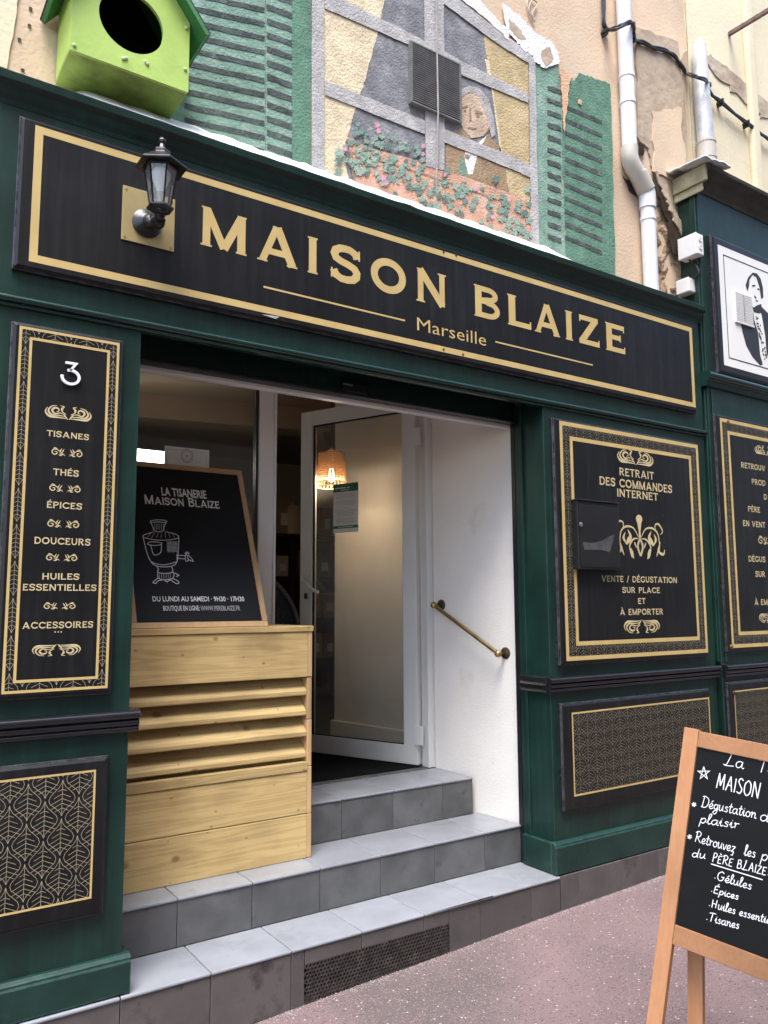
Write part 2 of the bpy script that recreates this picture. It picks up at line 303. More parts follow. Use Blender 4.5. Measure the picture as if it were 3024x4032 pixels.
    for k_ in list(G):          # trim every letter to its own left and right edge
        xs = []
        for p in G[k_][1]:
            xs += [p[1], p[2]] if p[0] == 'r' else [q[0] for c in ribbon(p[1], p[2], p[0] == 'c') for q in c]
        if not xs: continue
        a = min(xs); G[k_] = (max(xs)-a, [(p[0], p[1]-a, p[2]-a, p[3], p[4]) if p[0] == 'r' else (p[0], [(u-a, v) for u, v in p[1]], p[2]) for p in G[k_][1]])
    return G
CG = _glyphs(.185, .155); CGB = _glyphs(.215, .17)
def glyph(ink, ch, x0, x1, z0, z1, font=None):
    gw, parts = (font or CG)[ch]; sx = (x1-x0)/gw; sz = z1-z0
    f = lambda q: [[(x0+a*sx, z0+b*sz) for a, b in p] for p in q]
    for p in parts:
        if p[0] == 'r': ink.quads(f([[(p[1], p[3]), (p[2], p[3]), (p[2], p[4]), (p[1], p[4])]]))
        else: ink.quads(f(ribbon(p[1], p[2], p[0] == 'c')))
def caps(ink, s, x0, x1, z0, z1, sp=.14):
    tot = sum(CG[c][0] for c in s)+sp*(len(s)-1); k = (x1-x0)/tot; x = x0
    for c in s:
        if c != ' ': glyph(ink, c, x, x+CG[c][0]*k, z0, z1)
        x += (CG[c][0]+sp)*k
# plain sans lettering from the built-in vector font
_bf = None
def sans(ink, s, x0, x1, z0, z1, fat=0.0, ref=None):
    cu = bpy.data.curves.new('t', 'FONT'); cu.body = s; cu.size = 1; cu.offset = fat; cu.resolution_u = 2
    o = bpy.data.objects.new('t', cu); col.objects.link(o); bpy.context.view_layer.update()
    me = bpy.data.meshes.new_from_object(o.evaluated_get(bpy.context.evaluated_depsgraph_get()))
    xs = [v.co.x for v in me.vertices]
    cap = .73
    a, b = min(xs), max(xs); h = ink.step()
    pts = [ink.p.at(x0+(v.co.x-a)/(b-a)*(x1-x0), z0+v.co.y/cap*(z1-z0), h) for v in me.vertices]
    ink.mb.add(pts, [tuple(p.vertices) for p in me.polygons])
    bpy.data.objects.remove(o); bpy.data.curves.remove(cu); bpy.data.meshes.remove(me)
# handwriting
HW = {
'a': (.56, [[(.44,.42),(.28,.5),(.08,.38),(.05,.14),(.2,0),(.38,.16),(.45,.46),(.44,.12),(.52,0),(.6,.06)]]),
'e': (.46, [[(.0,.14),(.28,.24),(.38,.4),(.25,.5),(.09,.36),(.08,.12),(.22,0),(.46,.12)]]),
'i': (.3, [[(0,.2),(.12,.5),(.13,.12),(.2,0),(.32,.1)], [(.16,.68),(.18,.72)]]),
'l': (.32, [[(0,.1),(.2,.6),(.27,.95),(.17,1.02),(.1,.8),(.1,.2),(.18,0),(.34,.12)]]),
'n': (.54, [[(.02,.42),(.09,.5),(.1,0)], [(.1,.28),(.28,.5),(.4,.4),(.4,.08),(.48,0),(.56,.08)]]),
'o': (.5, [[(.26,.5),(.08,.38),(.06,.12),(.24,0),(.42,.14),(.42,.38),(.26,.5),(.36,.4),(.52,.42)]]),
'p': (.5, [[(.1,.52),(.02,-.4)], [(.08,.32),(.3,.52),(.45,.32),(.3,.02),(.08,.1)]]),
'r': (.4, [[(.02,.4),(.1,.5),(.1,0)], [(.1,.28),(.22,.46),(.38,.44)]]),
's': (.42, [[(.38,.42),(.22,.5),(.12,.38),(.32,.2),(.28,.02),(.04,.06)]]),
't': (.38, [[(.2,.88),(.14,.15),(.24,0),(.4,.1)], [(.0,.56),(.38,.6)]]),
'u': (.54, [[(.02,.45),(.08,.5),(.08,.12),(.2,0),(.36,.18),(.42,.5),(.42,.1),(.54,.02)]]),
'v': (.42, [[(.02,.48),(.18,0),(.4,.5)]]),
'z': (.46, [[(.05,.46),(.4,.48),(.08,.02),(.3,.04),(.24,-.3),(.06,-.28)]]),
'd': (.56, [[(.42,.4),(.25,.5),(.06,.35),(.08,.08),(.24,0),(.42,.22),(.5,1.0),(.46,.12),(.56,.0)]]),
'g': (.5, [[(.42,.42),(.25,.5),(.06,.35),(.1,.1),(.28,.06),(.42,.28),(.44,.46),(.4,-.2),(.22,-.42),(.04,-.26),(.3,-.02),(.5,.1)]]),
'c': (.42, [[(.38,.4),(.22,.5),(.06,.34),(.08,.1),(.24,0),(.42,.12)]]),
'N': (.6, [[(.05,0),(.08,.62)], [(.08,.62),(.45,0)], [(.45,0),(.5,.62)]]),
'D': (.75, [[(.2,1),(.12,0)], [(.0,.98),(.3,1.05),(.68,.8),(.68,.3),(.4,0),(.0,.02)]]),
'R': (.75, [[(.2,1),(.1,0)], [(.0,.86),(.3,1.04),(.6,.9),(.5,.58),(.18,.5)], [(.25,.5),(.5,.2),(.72,0)]]),
'G': (.75, [[(.62,.85),(.4,1),(.1,.75),(.06,.3),(.28,0),(.58,.15),(.64,.45)], [(.4,.42),(.72,.46)]]),
'É': (.62, [[(.14,.95),(.08,0)], [(.14,.95),(.6,.98)], [(.1,.5),(.46,.54)], [(.06,0),(.55,.04)], [(.34,1.1),(.5,1.28)]]),
'E': (.6, [[(.12,.8),(.08,0)], [(.12,.8),(.52,.82)], [(.1,.42),(.42,.44)], [(.08,0),(.5,.03)]]),
'È': (.6, [[(.12,.8),(.08,0)], [(.12,.8),(.52,.82)], [(.1,.42),(.42,.44)], [(.08,0),(.5,.03)], [(.2,1.1),(.4,.95)]]),
'H': (.8, [[(.12,.95),(.14,.0)], [(.62,1.0),(.58,.05)], [(.1,.5),(.66,.5)]]),
'T': (.7, [[(.0,.92),(.3,1.0),(.75,.98)], [(.38,.98),(.28,0)]]),
'L': (.75, [[(.3,.9),(.42,1.02),(.36,.7),(.2,.1),(.02,.06),(.2,.0),(.7,.06)]]),
'P': (.62, [[(.12,1),(.08,0)], [(.06,.94),(.36,1.02),(.52,.8),(.36,.54),(.12,.5)]]),
'B': (.62, [[(.12,.9),(.08,0)], [(.06,.88),(.4,.92),(.44,.62),(.14,.5)], [(.14,.5),(.5,.46),(.5,.1),(.08,0)]]),
'M': (.85, [[(.08,0),(.16,1)], [(.16,1),(.4,.2)], [(.4,.2),(.66,1)], [(.66,1),(.74,0)]]),
'A': (.68, [[(.04,0),(.34,.95)], [(.34,.95),(.6,0)], [(.12,.36),(.54,.38)]]),
'I': (.25, [[(.12,.9),(.12,0)]]),
'S': (.6, [[(.52,.86),(.3,.98),(.12,.78),(.3,.52),(.5,.3),(.36,.02),(.06,.1)]]),
'O': (.72, [[(.36,.96),(.1,.7),(.1,.22),(.36,0),(.62,.24),(.6,.74),(.36,.96)]]),
'Z': (.6, [[(.06,.8),(.52,.82)], [(.52,.82),(.06,.02)], [(.06,.02),(.56,.04)]]),
'#': (.8, [[(.08,0),(.12,1)], [(.12,1),(.58,0)], [(.58,0),(.64,1)]]),
'.': (.3, [[(.1,.1),(.14,.14),(.1,.16)]]), ':': (.3, [[(.1,.1),(.13,.13)], [(.12,.42),(.15,.45)]]), ' ': (.4, []),
'*': (.5, [[(.1,.2),(.4,.6)], [(.4,.2),(.1,.6)], [(.25,.12),(.25,.68)]]),
}
HW['é'] = (.46, HW['e'][1]+[[(.2,.62),(.36,.8)]])
def hand(ink, s, x, z, k, w, slope=0.0, sx=1.0, slant=.08):      # k = height of a capital
    x0 = x
    for c in s:
        a, strokes = HW[c]
        for st in strokes:
            p = [(q.x, q.y) for q in smooth_path([(u, v, 0) for u, v in st], 4)] if len(st) > 2 else st
            ink.stroke([(x+(u+v*slant)*k*sx, z+v*k+slope*(x-x0+u*k*sx)) for u, v in p], w)
        x += a*k*sx*1.06
    return x
# scrolls
def spiral(cx, cy, r0, r1, a0, a1, n=20): return [(cx+(r0+(r1-r0)*i/n)*math.cos(R(a0+(a1-a0)*i/n)), cy+(r0+(r1-r0)*i/n)*math.sin(R(a0+(a1-a0)*i/n))) for i in range(n+1)]
def taper(n, w0, w1, w2): return [(w0+(w1-w0)*2*i/(n-1) if i < (n-1)/2 else w1+(w2-w1)*(2*i/(n-1)-1)) for i in range(n)]
def scroll_small(ink, cx, cz, w, h, flip=1):
    for m in (-1, 1):
        f = lambda p: [(cx+m*a*w/2, cz+flip*b*h/2) for a, b in p]
        sm = lambda q: f([(v.x, v.y) for v in smooth_path([(a, b, 0) for a, b in q], 4)])
        p = sm([(.12,-.75),(.3,-.35),(.48,.15),(.7,.55),(.92,.35),(.97,-.2),(.82,-.6),(.66,-.35),(.68,.0),(.8,.02)]); ink.stroke(p, taper(len(p), .03*h, .12*h, .09*h))
        for q in ([(.5,-.1),(.44,.3),(.34,.85)], [(.36,-.3),(.3,.15),(.19,.75)], [(.5,-.25),(.34,-.45),(.16,-.35)], [(.92,.6),(.8,.8),(.62,.62)], [(.3,-.55),(.42,-.7),(.56,-.6)]):
            p = sm(q); ink.stroke(p, taper(len(p), .02*h, .13*h, .02*h))
def scroll_big(ink, cx, cz, w, h, flip=1):
    for m in (-1, 1):
        f = lambda p: [(cx+m*a*w/2, cz+flip*b*h/2) for a, b in p]
        sm = lambda q: f([(v.x, v.y) for v in smooth_path([(a, b, 0) for a, b in q], 4)])
        for q, wd in (([(.06,-.8),(.4,-.75),(.8,-.7),(.98,-.1),(.9,.55)], .17), ([(.08,-.55),(.4,-.45),(.72,-.45),(.86,.1),(.72,.75),(.5,.9)], .14),
                      ([(.12,-.3),(.36,-.1),(.58,-.25),(.7,.15),(.6,.55),(.44,.5),(.42,.15),(.52,.05)], .15), ([(.1,-.2),(.26,.1),(.3,.5),(.2,.85),(.36,.95)], .12), ([(.02,-.95),(.14,-.5),(.22,-.2)], .1)):
            p = sm(q); ink.stroke(p, taper(len(p), .03*h, wd*h, .03*h))
        ink.poly([(cx+m*(.28+.05*math.cos(a))*w/2, cz+flip*(.45+.16*math.sin(a))*h/2) for a in [k*math.pi/4 for k in range(8)]])
def clip_seg(a, b, x0, x1, z0, z1):
    dx, dz = b[0]-a[0], b[1]-a[1]; t0, t1 = 0., 1.
    for p, q in ((-dx, a[0]-x0), (dx, x1-a[0]), (-dz, a[1]-z0), (dz, z1-a[1])):
        if abs(p) < 1e-12:
            if q < 0: return None
        else:
            r = q/p
            if p < 0: t0 = max(t0, r)
            else: t1 = min(t1, r)
    if t0 >= t1: return None
    return (a[0]+dx*t0, a[1]+dz*t0), (a[0]+dx*t1, a[1]+dz*t1)
def leaves(ink, x0, x1, z0, z1, ox, oz, cw=.1, chh=.115, lw=.0017):
    def line(p):
        for i in range(len(p)-1):
            c = clip_seg(p[i], p[i+1], x0, x1, z0, z1)
            if c: ink.seg(c[0], c[1], lw)
    half = [(0, .5), (.03, .4), (.1, .29), (.24, .17), (.35, .06), (.39, -.04), (.35, -.14), (.22, -.25), (.09, -.35), (.03, -.43), (0, -.5)]
    ni = int((x1-x0)/cw)+3; nj = int((z1-z0)/chh)+3
    for i in range(-1, 2*ni):
        for j in range(-2, nj+1):
            cx = ox+i*cw/2; cz = oz+j*chh+(chh/2 if i % 2 else 0)
            if cx < x0-cw or cx > x1+cw or cz < z0-chh or cz > z1+chh: continue
            f = lambda a, b: (cx+a*cw, cz+b*chh)
            for m in (-1, 1): line([f(m*a, b*.93) for a, b in half])
            line([f(0, .44), f(0, -.47)])
            for k in range(5):
                b0 = .22-k*.12
                bx = (.13, .25, .34, .34, .2)[k]
                for m in (-1, 1): line([f(0, b0), f(m*bx, b0-bx*.42)])
def leaf_ring(ink, x0, x1, z0, z1, t, **k):
    leaves(ink, x0, x0+t, z0, z1, x0+t*.5, z0, **k); leaves(ink, x1-t, x1, z0, z1, x1-t*.5, z0, **k)
    leaves(ink, x0+t, x1-t, z0, z0+t, x0, z0+t*.3, **k); leaves(ink, x0+t, x1-t, z1-t, z1, x0, z1-t*.6, **k)
# ---------------------------------------------------------------- palette
green = M('green_paint', (.0065, .026, .0195), .36, .25, 5, .06, 45, spec=.45, streak=.5, stain=((.013, .04, .031), 9, .6, .2))
green_gloss = M('glossy_green_moulding', (.0075, .03, .0225), .2, .2, 6, .04, 45, spec=.6)
green_worn = M('dusty_green_plinth', (.008, .031, .024), .4, .3, 6, .1, 40, spec=.4, stain=((.035, .07, .057), 7, .6, .25))
rail_m = M('glossy_black_rail', (.011, .011, .013), .2, .2, 8, .05, 40, spec=.6)
black_p = M('black_paint', (.012, .012, .014), .32, .2, 8, .04, 60, spec=.5)
board_m = M('printed_black_board', (.0085, .0085, .0092), .4, .35, 3, .1, 16, spec=.28, streak=1.0)
gold = M('gold_print', (.52, .38, .155), .5, .08, 10, .02, 60, spec=.3)
gold_dim = M('pale_gold_line', (.34, .29, .19), .5, .1, 10, 0)
cream_ink = M('cream_gold_ink', (.54, .44, .25), .5, .08, 10, 0)
white_ink = M('white_ink', (.72, .72, .7), .5, .05, 10, 0)
chalk = M('white_chalk_marker', (.75, .76, .78), .6, .1, 60, 0)
grey_ink = M('grey_ink', (.4, .4, .4), .5, .05, 10, 0)
black_ink = M('black_ink', (.02, .02, .022), .5, .05, 10, 0)
stucco = M('pink_beige_stucco', (.64, .485, .345), .9, .16, 2.2, .28, 60, spec=.1, stain=((.66, .56, .42), 1.3, .5, .25), detail=8)
stucco_w = M('cream_stucco', (.74, .66, .47), .9, .1, 1.5, .25, 50, spec=.1, stain=((.55, .42, .28), 2.2, .62, .2), detail=8)
plaster_tan = M('bare_tan_plaster', (.44, .35, .26), .95, .2, 5, .8, 18, spec=.05, stain=((.58, .5, .4), 4, .52, .15), detail=8)
rubble_m = M('crumbling_rubble', (.26, .18, .12), .95, .45, 9, .9, 30, spec=.05, stain=((.42, .33, .25), 7, .5, .12), detail=8)
hole_m = M('dark_crack', (.05, .037, .027), .95, .3, 20, .5, 40, spec=.05)
flash_m = M('white_mortar_flashing', (.7, .7, .69), .7, .12, 7, .4, 30, spec=.2)
tile_m = M('grey_tile', (.105, .105, .106), .36, .22, 9, .05, 70, spec=.5, rnd=.14, stain=((.05, .048, .046), 7, .57, .12))
tread_m = M('skylit_tread_tile', (.262, .275, .3), .26, .1, 7, .04, 60, spec=.5, rnd=.06, stain=((.19, .19, .195), 5, .56, .25))  # sky light on the treads put into a paler, bluer tile colour
base_tile = M('brown_grey_base_tile', (.095, .083, .08), .5, .2, 7, .08, 60, spec=.4, rnd=.12, stain=((.045, .037, .035), 7, .55, .14))
grout = M('grout', (.2, .19, .18), .9, .2, 30, .2, 80)
white_wall = M('white_jamb_paint', (.82, .78, .73), .75, .05, 3, .16, 90, spec=.2, stain=((.62, .55, .47), 2.6, .6, .2))
alu = M('white_aluminium', (.68, .68, .66), .35, .03, 5, 0)
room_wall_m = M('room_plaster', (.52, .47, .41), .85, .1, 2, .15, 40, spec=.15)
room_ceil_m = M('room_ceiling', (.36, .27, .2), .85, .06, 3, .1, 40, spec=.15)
dark_wood = M('dark_stained_wood', (.03, .018, .011), .5, .3, 6, .1, 40)
mat_black = M('black_coir_mat', (.008, .008, .008), .95, .3, 60, .6, 300, spec=.1)
wear(green, (.03, .085, .068)); wear(green_gloss, (.04, .1, .08), .005); wear(green_worn, (.06, .14, .115), .009, 1.0); wear(rail_m, (.08, .08, .085), .004); wear(tile_m, (.22, .21, .2), .005, .6, 40); wear(base_tile, (.19, .17, .16), .005, .7, 40)
glare_glass = glass('glare_door_glass', (.93, .95, .94), .9, .1)  # door reflections painted as a faint pale diffuse layer
lantern_glass = glass('glare_lantern_glass', (.95, .96, .96), 1, .16)  # pale diffuse layer makes the panes look bright with reflections
clear = glass('clear_glass', (.93, .95, .94), .9)
brass = M('aged_brass', (.40, .28, .12), .38, .3, 14, .05, 60, metal=.9)
brass_dark = M('tarnished_brass', (.08, .055, .03), .5, .3, 14, .1, 60, metal=.7)
steel = M('dull_steel', (.42, .42, .43), .35, .15, 20, .05, 60, metal=.9)
pine = wood('pale_pine', (.62, .45, .2), (.27, .16, .06), knots=.8)
pine_v = wood('pale_pine_upright', (.6, .4, .2), (.38, .23, .1), 'Z', knots=.2)
frame_wood = wood('orange_frame_wood', (.47, .235, .115), (.36, .16, .07), 'Z', knots=.2)
poster_wood = wood('light_frame_wood', (.52, .33, .17), (.4, .23, .1), 'Z', knots=.1)
pvc = M('grey_pvc', (.72, .73, .76), .45, .08, 4, .03, 30, streak=-.15)
pvc_b = M('beige_pvc', (.5, .46, .4), .5, .12, 5, .05, 30)
zinc = M('worn_zinc', (.55, .56, .57), .5, .25, 12, .2, 30, metal=.25)
cable_m = M('black_cable', (.015, .014, .015), .5, .2, 20, .1, 60)
box_m = M('white_plastic_box', (.72, .71, .69), .5, .06, 6, .02, 30)
asphalt = M('pink_asphalt', (.195, .138, .137), .92, .2, 1.4, .9, 130, spec=.2, detail=9, stain=((.14, .112, .108), .8, .48, .16))
def speckle(m, colour, scale, thr, dist=.38):
    n = m.node_tree.nodes; l = m.node_tree.links; b = n['Principled BSDF']; src = b.inputs['Base Color'].links[0].from_socket
    v = n.new('ShaderNodeTexVoronoi'); v.inputs['Scale'].default_value = scale; tc = n.new('ShaderNodeTexCoord'); l.new(tc.outputs['Object'], v.inputs['Vector'])
    sp = n.new('ShaderNodeSeparateColor'); l.new(v.outputs['Color'], sp.inputs[0])
    gt = n.new('ShaderNodeMath'); gt.operation = 'GREATER_THAN'; gt.inputs[1].default_value = thr; l.new(sp.outputs[0], gt.inputs[0])
    di = n.new('ShaderNodeMath'); di.operation = 'LESS_THAN'; di.inputs[1].default_value = dist; l.new(v.outputs['Distance'], di.inputs[0])
    mu = n.new('ShaderNodeMath'); mu.operation = 'MULTIPLY'; l.new(gt.outputs[0], mu.inputs[0]); l.new(di.outputs[0], mu.inputs[1])
    mx = n.new('ShaderNodeMix'); mx.data_type = 'RGBA'; l.new(mu.outputs[0], mx.inputs[0]); l.new(src, mx.inputs[6]); mx.inputs[7].default_value = (*colour, 1)
    l.new(mx.outputs[2], b.inputs['Base Color'])
for m_ in (board_m, green): speckle(m_, (.2, .2, .19), 9, .8, .022); speckle(m_, (.12, .12, .12), 17, .86, .03)
speckle(asphalt, (.27, .215, .21), 150, .75); speckle(asphalt, (.1, .075, .075), 120, .76); speckle(asphalt, (.24, .15, .145), 90, .8); speckle(asphalt, (.45, .4, .39), 105, .97)

# ---------------------------------------------------------------- ground of the alley
def gz(x, y): return -.034+.035*x+.075*min(y, 0) + (.006*noise.noise((x*1.3, y*1.3, 0)))
gx = [-14+i*.8 for i in range(11)]+[-5+i*.25 for i in range(57)]+[9.5+i*1.2 for i in range(15)]
gy = [.3, .05, -.02]+[-.15-.2*i for i in range(24)]
g = MB()
for y in gy:
    for x in gx: g.v.append((x, y, gz(x, y)))
nx = len(gx)
for j in range(len(gy)-1):
    for i in range(nx-1): g.f.append((j*nx+i, (j+1)*nx+i, (j+1)*nx+i+1, j*nx+i+1))
tag(g.build('ground', asphalt, smooth=True), kind='structure')
gv = MB(); rg = random.Random(31)           # loose grit swept against the foot of the wall
for i in range(2600):
    x = rg.uniform(-.6, 5.2); y = -.002-abs(rg.gauss(0, .022)); r = rg.uniform(.0012, .0042); z = gz(x, y)+r*.3; a = rg.uniform(0, 3)
    p_ = [(x+r*math.cos(a+k*2.09)*rg.uniform(.7, 1.3), y+r*math.sin(a+k*2.09)*rg.uniform(.7, 1.3), z-r*.5) for k in range(3)]+[(x+rg.uniform(-r, r)*.4, y+rg.uniform(-r, r)*.4, z+r*rg.uniform(.5, 1))]
    gv.add(p_, [(0, 1, 2)[::-1], (0, 1, 3), (1, 2, 3), (2, 0, 3)])
tag(gv.build('grit', M('pale_grit', (.3, .25, .24), .95, .5, 200, 0)), kind='stuff')

# unseen wall added across the alley to set the light contrast, behind the photographer
aw = MB().box(-2.2, 26, -5.2, -4.75, -1.5, 8.4).build('unseen_alley_wall', M('grey_beige_render', (.34, .3, .26), .9, .15, 2, .3, 20)); tag(aw, kind='structure')

# ---------------------------------------------------------------- the building above and behind the shopfront
WY = .17
bld = thing('stucco_building', 'pink beige stucco building with painted window mural above the green shopfront', 'building', (1.9, .3, 0))
def wall_sheet(name, x0, x1, z0, z1, y, mat, parent, n=.05, amp=.006):      # uneven plaster face with body behind it
    m = MB(); nxx = int((x1-x0)/n); nz = int((z1-z0)/n)
    for j in range(nz+1):
        for i in range(nxx+1):
            x = x0+(x1-x0)*i/nxx; z = z0+(z1-z0)*j/nz
            m.v.append((x, y-amp*(.5+.5*noise.fractal((x*2.3, z*2.3, 3), 1, 2, 4)), z))
    for j in range(nz):
        for i in range(nxx): a = j*(nxx+1)+i; m.f.append((a, a+1, a+nxx+2, a+nxx+1))
    return m.build(name, mat, parent, smooth=True)
wall_sheet('wall', -3.0, 4.32, 2.9, 8.6, WY, stucco, bld)
box('wall_core', stucco, (-3.0, 4.32, WY+.004, .84, 2.86, 8.6), bld)
box('masonry', stucco, (-3.0, .78, .07, .835, -.5, 2.85), bld)
box('masonry', stucco, (2.9, 4.32, .07, .835, -.5, 2.85), bld)
box('gutter', zinc, (-3.0, 4.3, .0, WY, 8.45, 8.6), bld)
# white jamb inside the doorway (splayed) and lintel strip
jx = lambda y: 2.812-.155*(y-.267)
jm = MB().hexa([(jx(.262),.262,.2),(2.88,.262,.2),(2.88,.84,.2),(jx(.84),.84,.2)], [(jx(.262),.262,2.78),(2.88,.262,2.78),(2.88,.84,2.78),(jx(.84),.84,2.78)])
jm.build('door_jamb', white_wall, bld, bevel=.006)
box('lintel_strip', alu, (.79, 2.808, .262, .30, 2.348, 2.372), bld, .003)
box('lintel', white_wall, (.785, 2.88, .305, .833, 2.78, 2.84), bld)
box('lintel_front', white_wall, (.785, 2.80, .272, .30, 2.374, 2.78), bld)

nb = thing('cream_building', 'cream stuccoed building standing to the right of the second drainpipe', 'building', (6.2, .3, 0))
wall_sheet('wall', 4.325, 10.5, 2.9, 8.6, .155, stucco_w, nb)
box('wall_core', stucco_w, (4.325, 10.5, .16, .84, -.5, 8.6), nb)
p0 = PY(1600, 60, .155)
MB().box(p0.x, p0.x+.1, .11, .16, 3.9, 8.2).build('window_reveal', stucco_w, nb, bevel=.02)
box('window_reveal', stucco_w, (p0.x+1.1, p0.x+1.2, .11, .16, 3.9, 8.2), nb, .02)

# crumbling plaster between the two drainpipes
def patch(name, pts, mat, parent, y, t, jit=5, sub=6, seed=1, Y=None):
    rr = random.Random(seed); P = []
    for i in range(len(pts)):
        a, b = pts[i], pts[(i+1) % len(pts)]
        for k in range(sub):
            q = k/sub; P.append((a[0]+(b[0]-a[0])*q+(rr.uniform(-jit, jit)), a[1]+(b[1]-a[1])*q+rr.uniform(-jit, jit)))
    W = [PY(x, yy, y) for x, yy in P]
    return MB().prism([(v.x, y, v.z) for v in W][::-1], (0, -t, 0)).build(name, mat, parent)
patch('bare_plaster', [(1372, 60), (1460, 92), (1478, 250), (1482, 420), (1470, 480), (1418, 410), (1400, 330), (1376, 300)], plaster_tan, bld, WY-.003, .012, 3, 6, 3)
patch('bare_plaster', [(1405, 240), (1470, 235), (1478, 360), (1470, 405), (1412, 370)], stucco, bld, WY-.014, .008, 4, 6, 5)
# rubble
rm = MB(); n1, n2 = 34, 46
x0, x1 = PY(1392, 560, WY).x, PY(1486, 560, WY).x; z0, z1 = 3.12, 3.98
for j in range(n2+1):
    for i in range(n1+1):
        x = x0+(x1-x0)*i/n1; z = z0+(z1-z0)*j/n2; e = min(i, n1-i, j*2, (n2-j))/6.0
        d = noise.fractal((x*9, z*9, 1), 1, 2.1, 5); edge = min(1, e)
        rm.v.append((x+.008*noise.noise((x*30, z*30, 4)), WY+.012-.034*edge*(.5+d), z+.008*noise.noise((x*30, z*30, 9))))
for j in range(n2):
    for i in range(n1): a = j*(n1+1)+i; rm.f.append((a, a+1, a+n1+2, a+n1+1))
tag(rm.build('rubble', rubble_m, bld), kind='stuff')
patch('crack', [(1408, 368), (1418, 380), (1432, 420), (1452, 470), (1470, 505), (1468, 560), (1452, 545), (1440, 480), (1424, 430), (1412, 400)], hole_m, bld, WY-.03, .004, 2.5, 5, 8)
patch('crack', [(1345, 380), (1372, 398), (1378, 425), (1360, 412)], hole_m, bld, WY-.006, .003, 3, 4, 9)
patch('crack', [(1376, 308), (1392, 316), (1388, 338), (1378, 330)], hole_m, bld, WY-.016, .003, 2, 4, 10)
patch('plaster_ridge', [(1412, 372), (1424, 395), (1448, 452), (1474, 490), (1472, 520), (1450, 480), (1436, 440), (1420, 405)], plaster_tan, bld, WY-.02, .022, 2.5, 5, 11)
patch('chipped_plaster', [(1505, 115), (1538, 150), (1580, 195), (1640, 250), (1668, 262), (1668, 230), (1600, 170), (1540, 120)], plaster_tan, nb, .15, .006, 4, 6, 12)
patch('chipped_plaster', [(1466, 130), (1488, 105), (1490, 160), (1474, 150)], plaster_tan, bld, WY-.006, .01, 3, 5, 13)

# ---------------------------------------------------------------- the shop room seen through the door
RF = .57
def st(name, mat, b, **k): return tag(box(name, mat, b, **k), kind='structure')
st('room_floor', M('room_floor_tile', (.05, .045, .042), .5, .15, 5, .05, 40), (-.6, 5.2, .845, 5.2, .3, RF-.004))
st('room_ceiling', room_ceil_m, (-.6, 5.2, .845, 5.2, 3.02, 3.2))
st('room_wall_back', room_wall_m, (-.6, 5.2, 5.2, 5.3, .3, 3.2))
st('room_wall_left', room_wall_m, (-.75, -.6, .845, 5.3, .3, 3.2))
st('room_wall_right', room_wall_m, (5.2, 5.3, .845, 5.3, .3, 3.2))
# partition on the right, slanting inwards behind the open door
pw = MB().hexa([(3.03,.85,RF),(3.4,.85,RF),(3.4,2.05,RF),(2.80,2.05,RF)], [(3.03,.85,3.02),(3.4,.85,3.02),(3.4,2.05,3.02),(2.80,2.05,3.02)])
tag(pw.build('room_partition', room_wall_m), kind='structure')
bb = MB().hexa([(3.005,.86,RF),(3.03,.86,RF),(2.80,2.06,RF),(2.772,2.06,RF)], [(3.005,.86,RF+.11),(3.03,.86,RF+.11),(2.80,2.06,RF+.11),(2.772,2.06,RF+.11)])
tag(bb.build('baseboard', room_wall_m, bevel=.004), kind='structure')
for i, (a, b) in enumerate((((-.4, 2.4), (3.3, 1.55)), ((-.4, 3.7), (4.8, 2.55)))):
    d = Vector((b[0]-a[0], b[1]-a[1], 0)).normalized(); nn = Vector((-d.y, d.x, 0))*.13
    A, B = Vector((*a, 2.84)), Vector((*b, 2.84))
    tag(MB().hexa([A-nn, B-nn, B+nn, A+nn], [v+Vector((0, 0, .2)) for v in (A-nn, B-nn, B+nn, A+nn)]).build('ceiling_beam', room_ceil_m, bevel=.01), kind='structure')

# ---------------------------------------------------------------- green timber shopfront
sf = thing('green_shopfront', 'dark green painted timber shopfront framing the open doorway', 'shopfront', (1.9, .1, .216))
GY = .03
box('fascia', green, (-1.6, 4.1, GY, .165, 2.45, 3.12), sf, .003)
cor = [(.168, 3.10), (GY-.002, 3.10), (GY-.006, 3.115), (GY-.018, 3.13), (GY-.026, 3.15), (GY-.048, 3.162), (GY-.052, 3.19), (.168, 3.19)]
MB().extrude_x(cor, -1.6, 4.115).build('cornice', green, sf, bevel=.002)
bead = lambda y, z, r, n=8: [(y-r*math.sin(math.pi*i/n), z-r*math.cos(math.pi*i/n)) for i in range(n+1)]
mo = [(GY+.01, 2.412)]+bead(GY-.006, 2.4185, .0065)+bead(GY-.012, 2.4375, .012)+[(GY-.004, 2.452), (GY+.01, 2.46)]
MB().extrude_x(mo, -1.6, 4.105).build('moulding', green_gloss, sf, smooth=True)
box('pilaster', green, (-1.6, .815, GY, .24, .22, 2.449), sf, .003)
box('pilaster', green, (2.79, 4.1, GY, .235, .22, 2.449), sf, .003)
box('header_panel', green, (.816, 2.789, .236, .261, 2.374, 2.56), sf, .002)
box('header_soffit', green, (.816, 2.789, GY+.02, .235, 2.53, 2.56), sf)
box('roller_shutter_rail', black_p, (.82, 2.786, .20, .258, 2.362, 2.373), sf, .003)
lt = PY(745, 838, .22)
box('shutter_latch', black_p, (lt.x-.02, lt.x+.11, .205, .236, lt.z-.022, lt.z+.03), sf, .008)
box('latch_plate', steel, (lt.x-.02, lt.x+.03, .2015, .2045, lt.z+.008, lt.z+.016), sf)
box('shutter_guide', black_p, (2.788, 2.80, .2355, .2615, .22, 2.53), sf)
box('shutter_channel', green, (2.779, 2.7895, .175, .19, .35, 2.45), sf, .002)
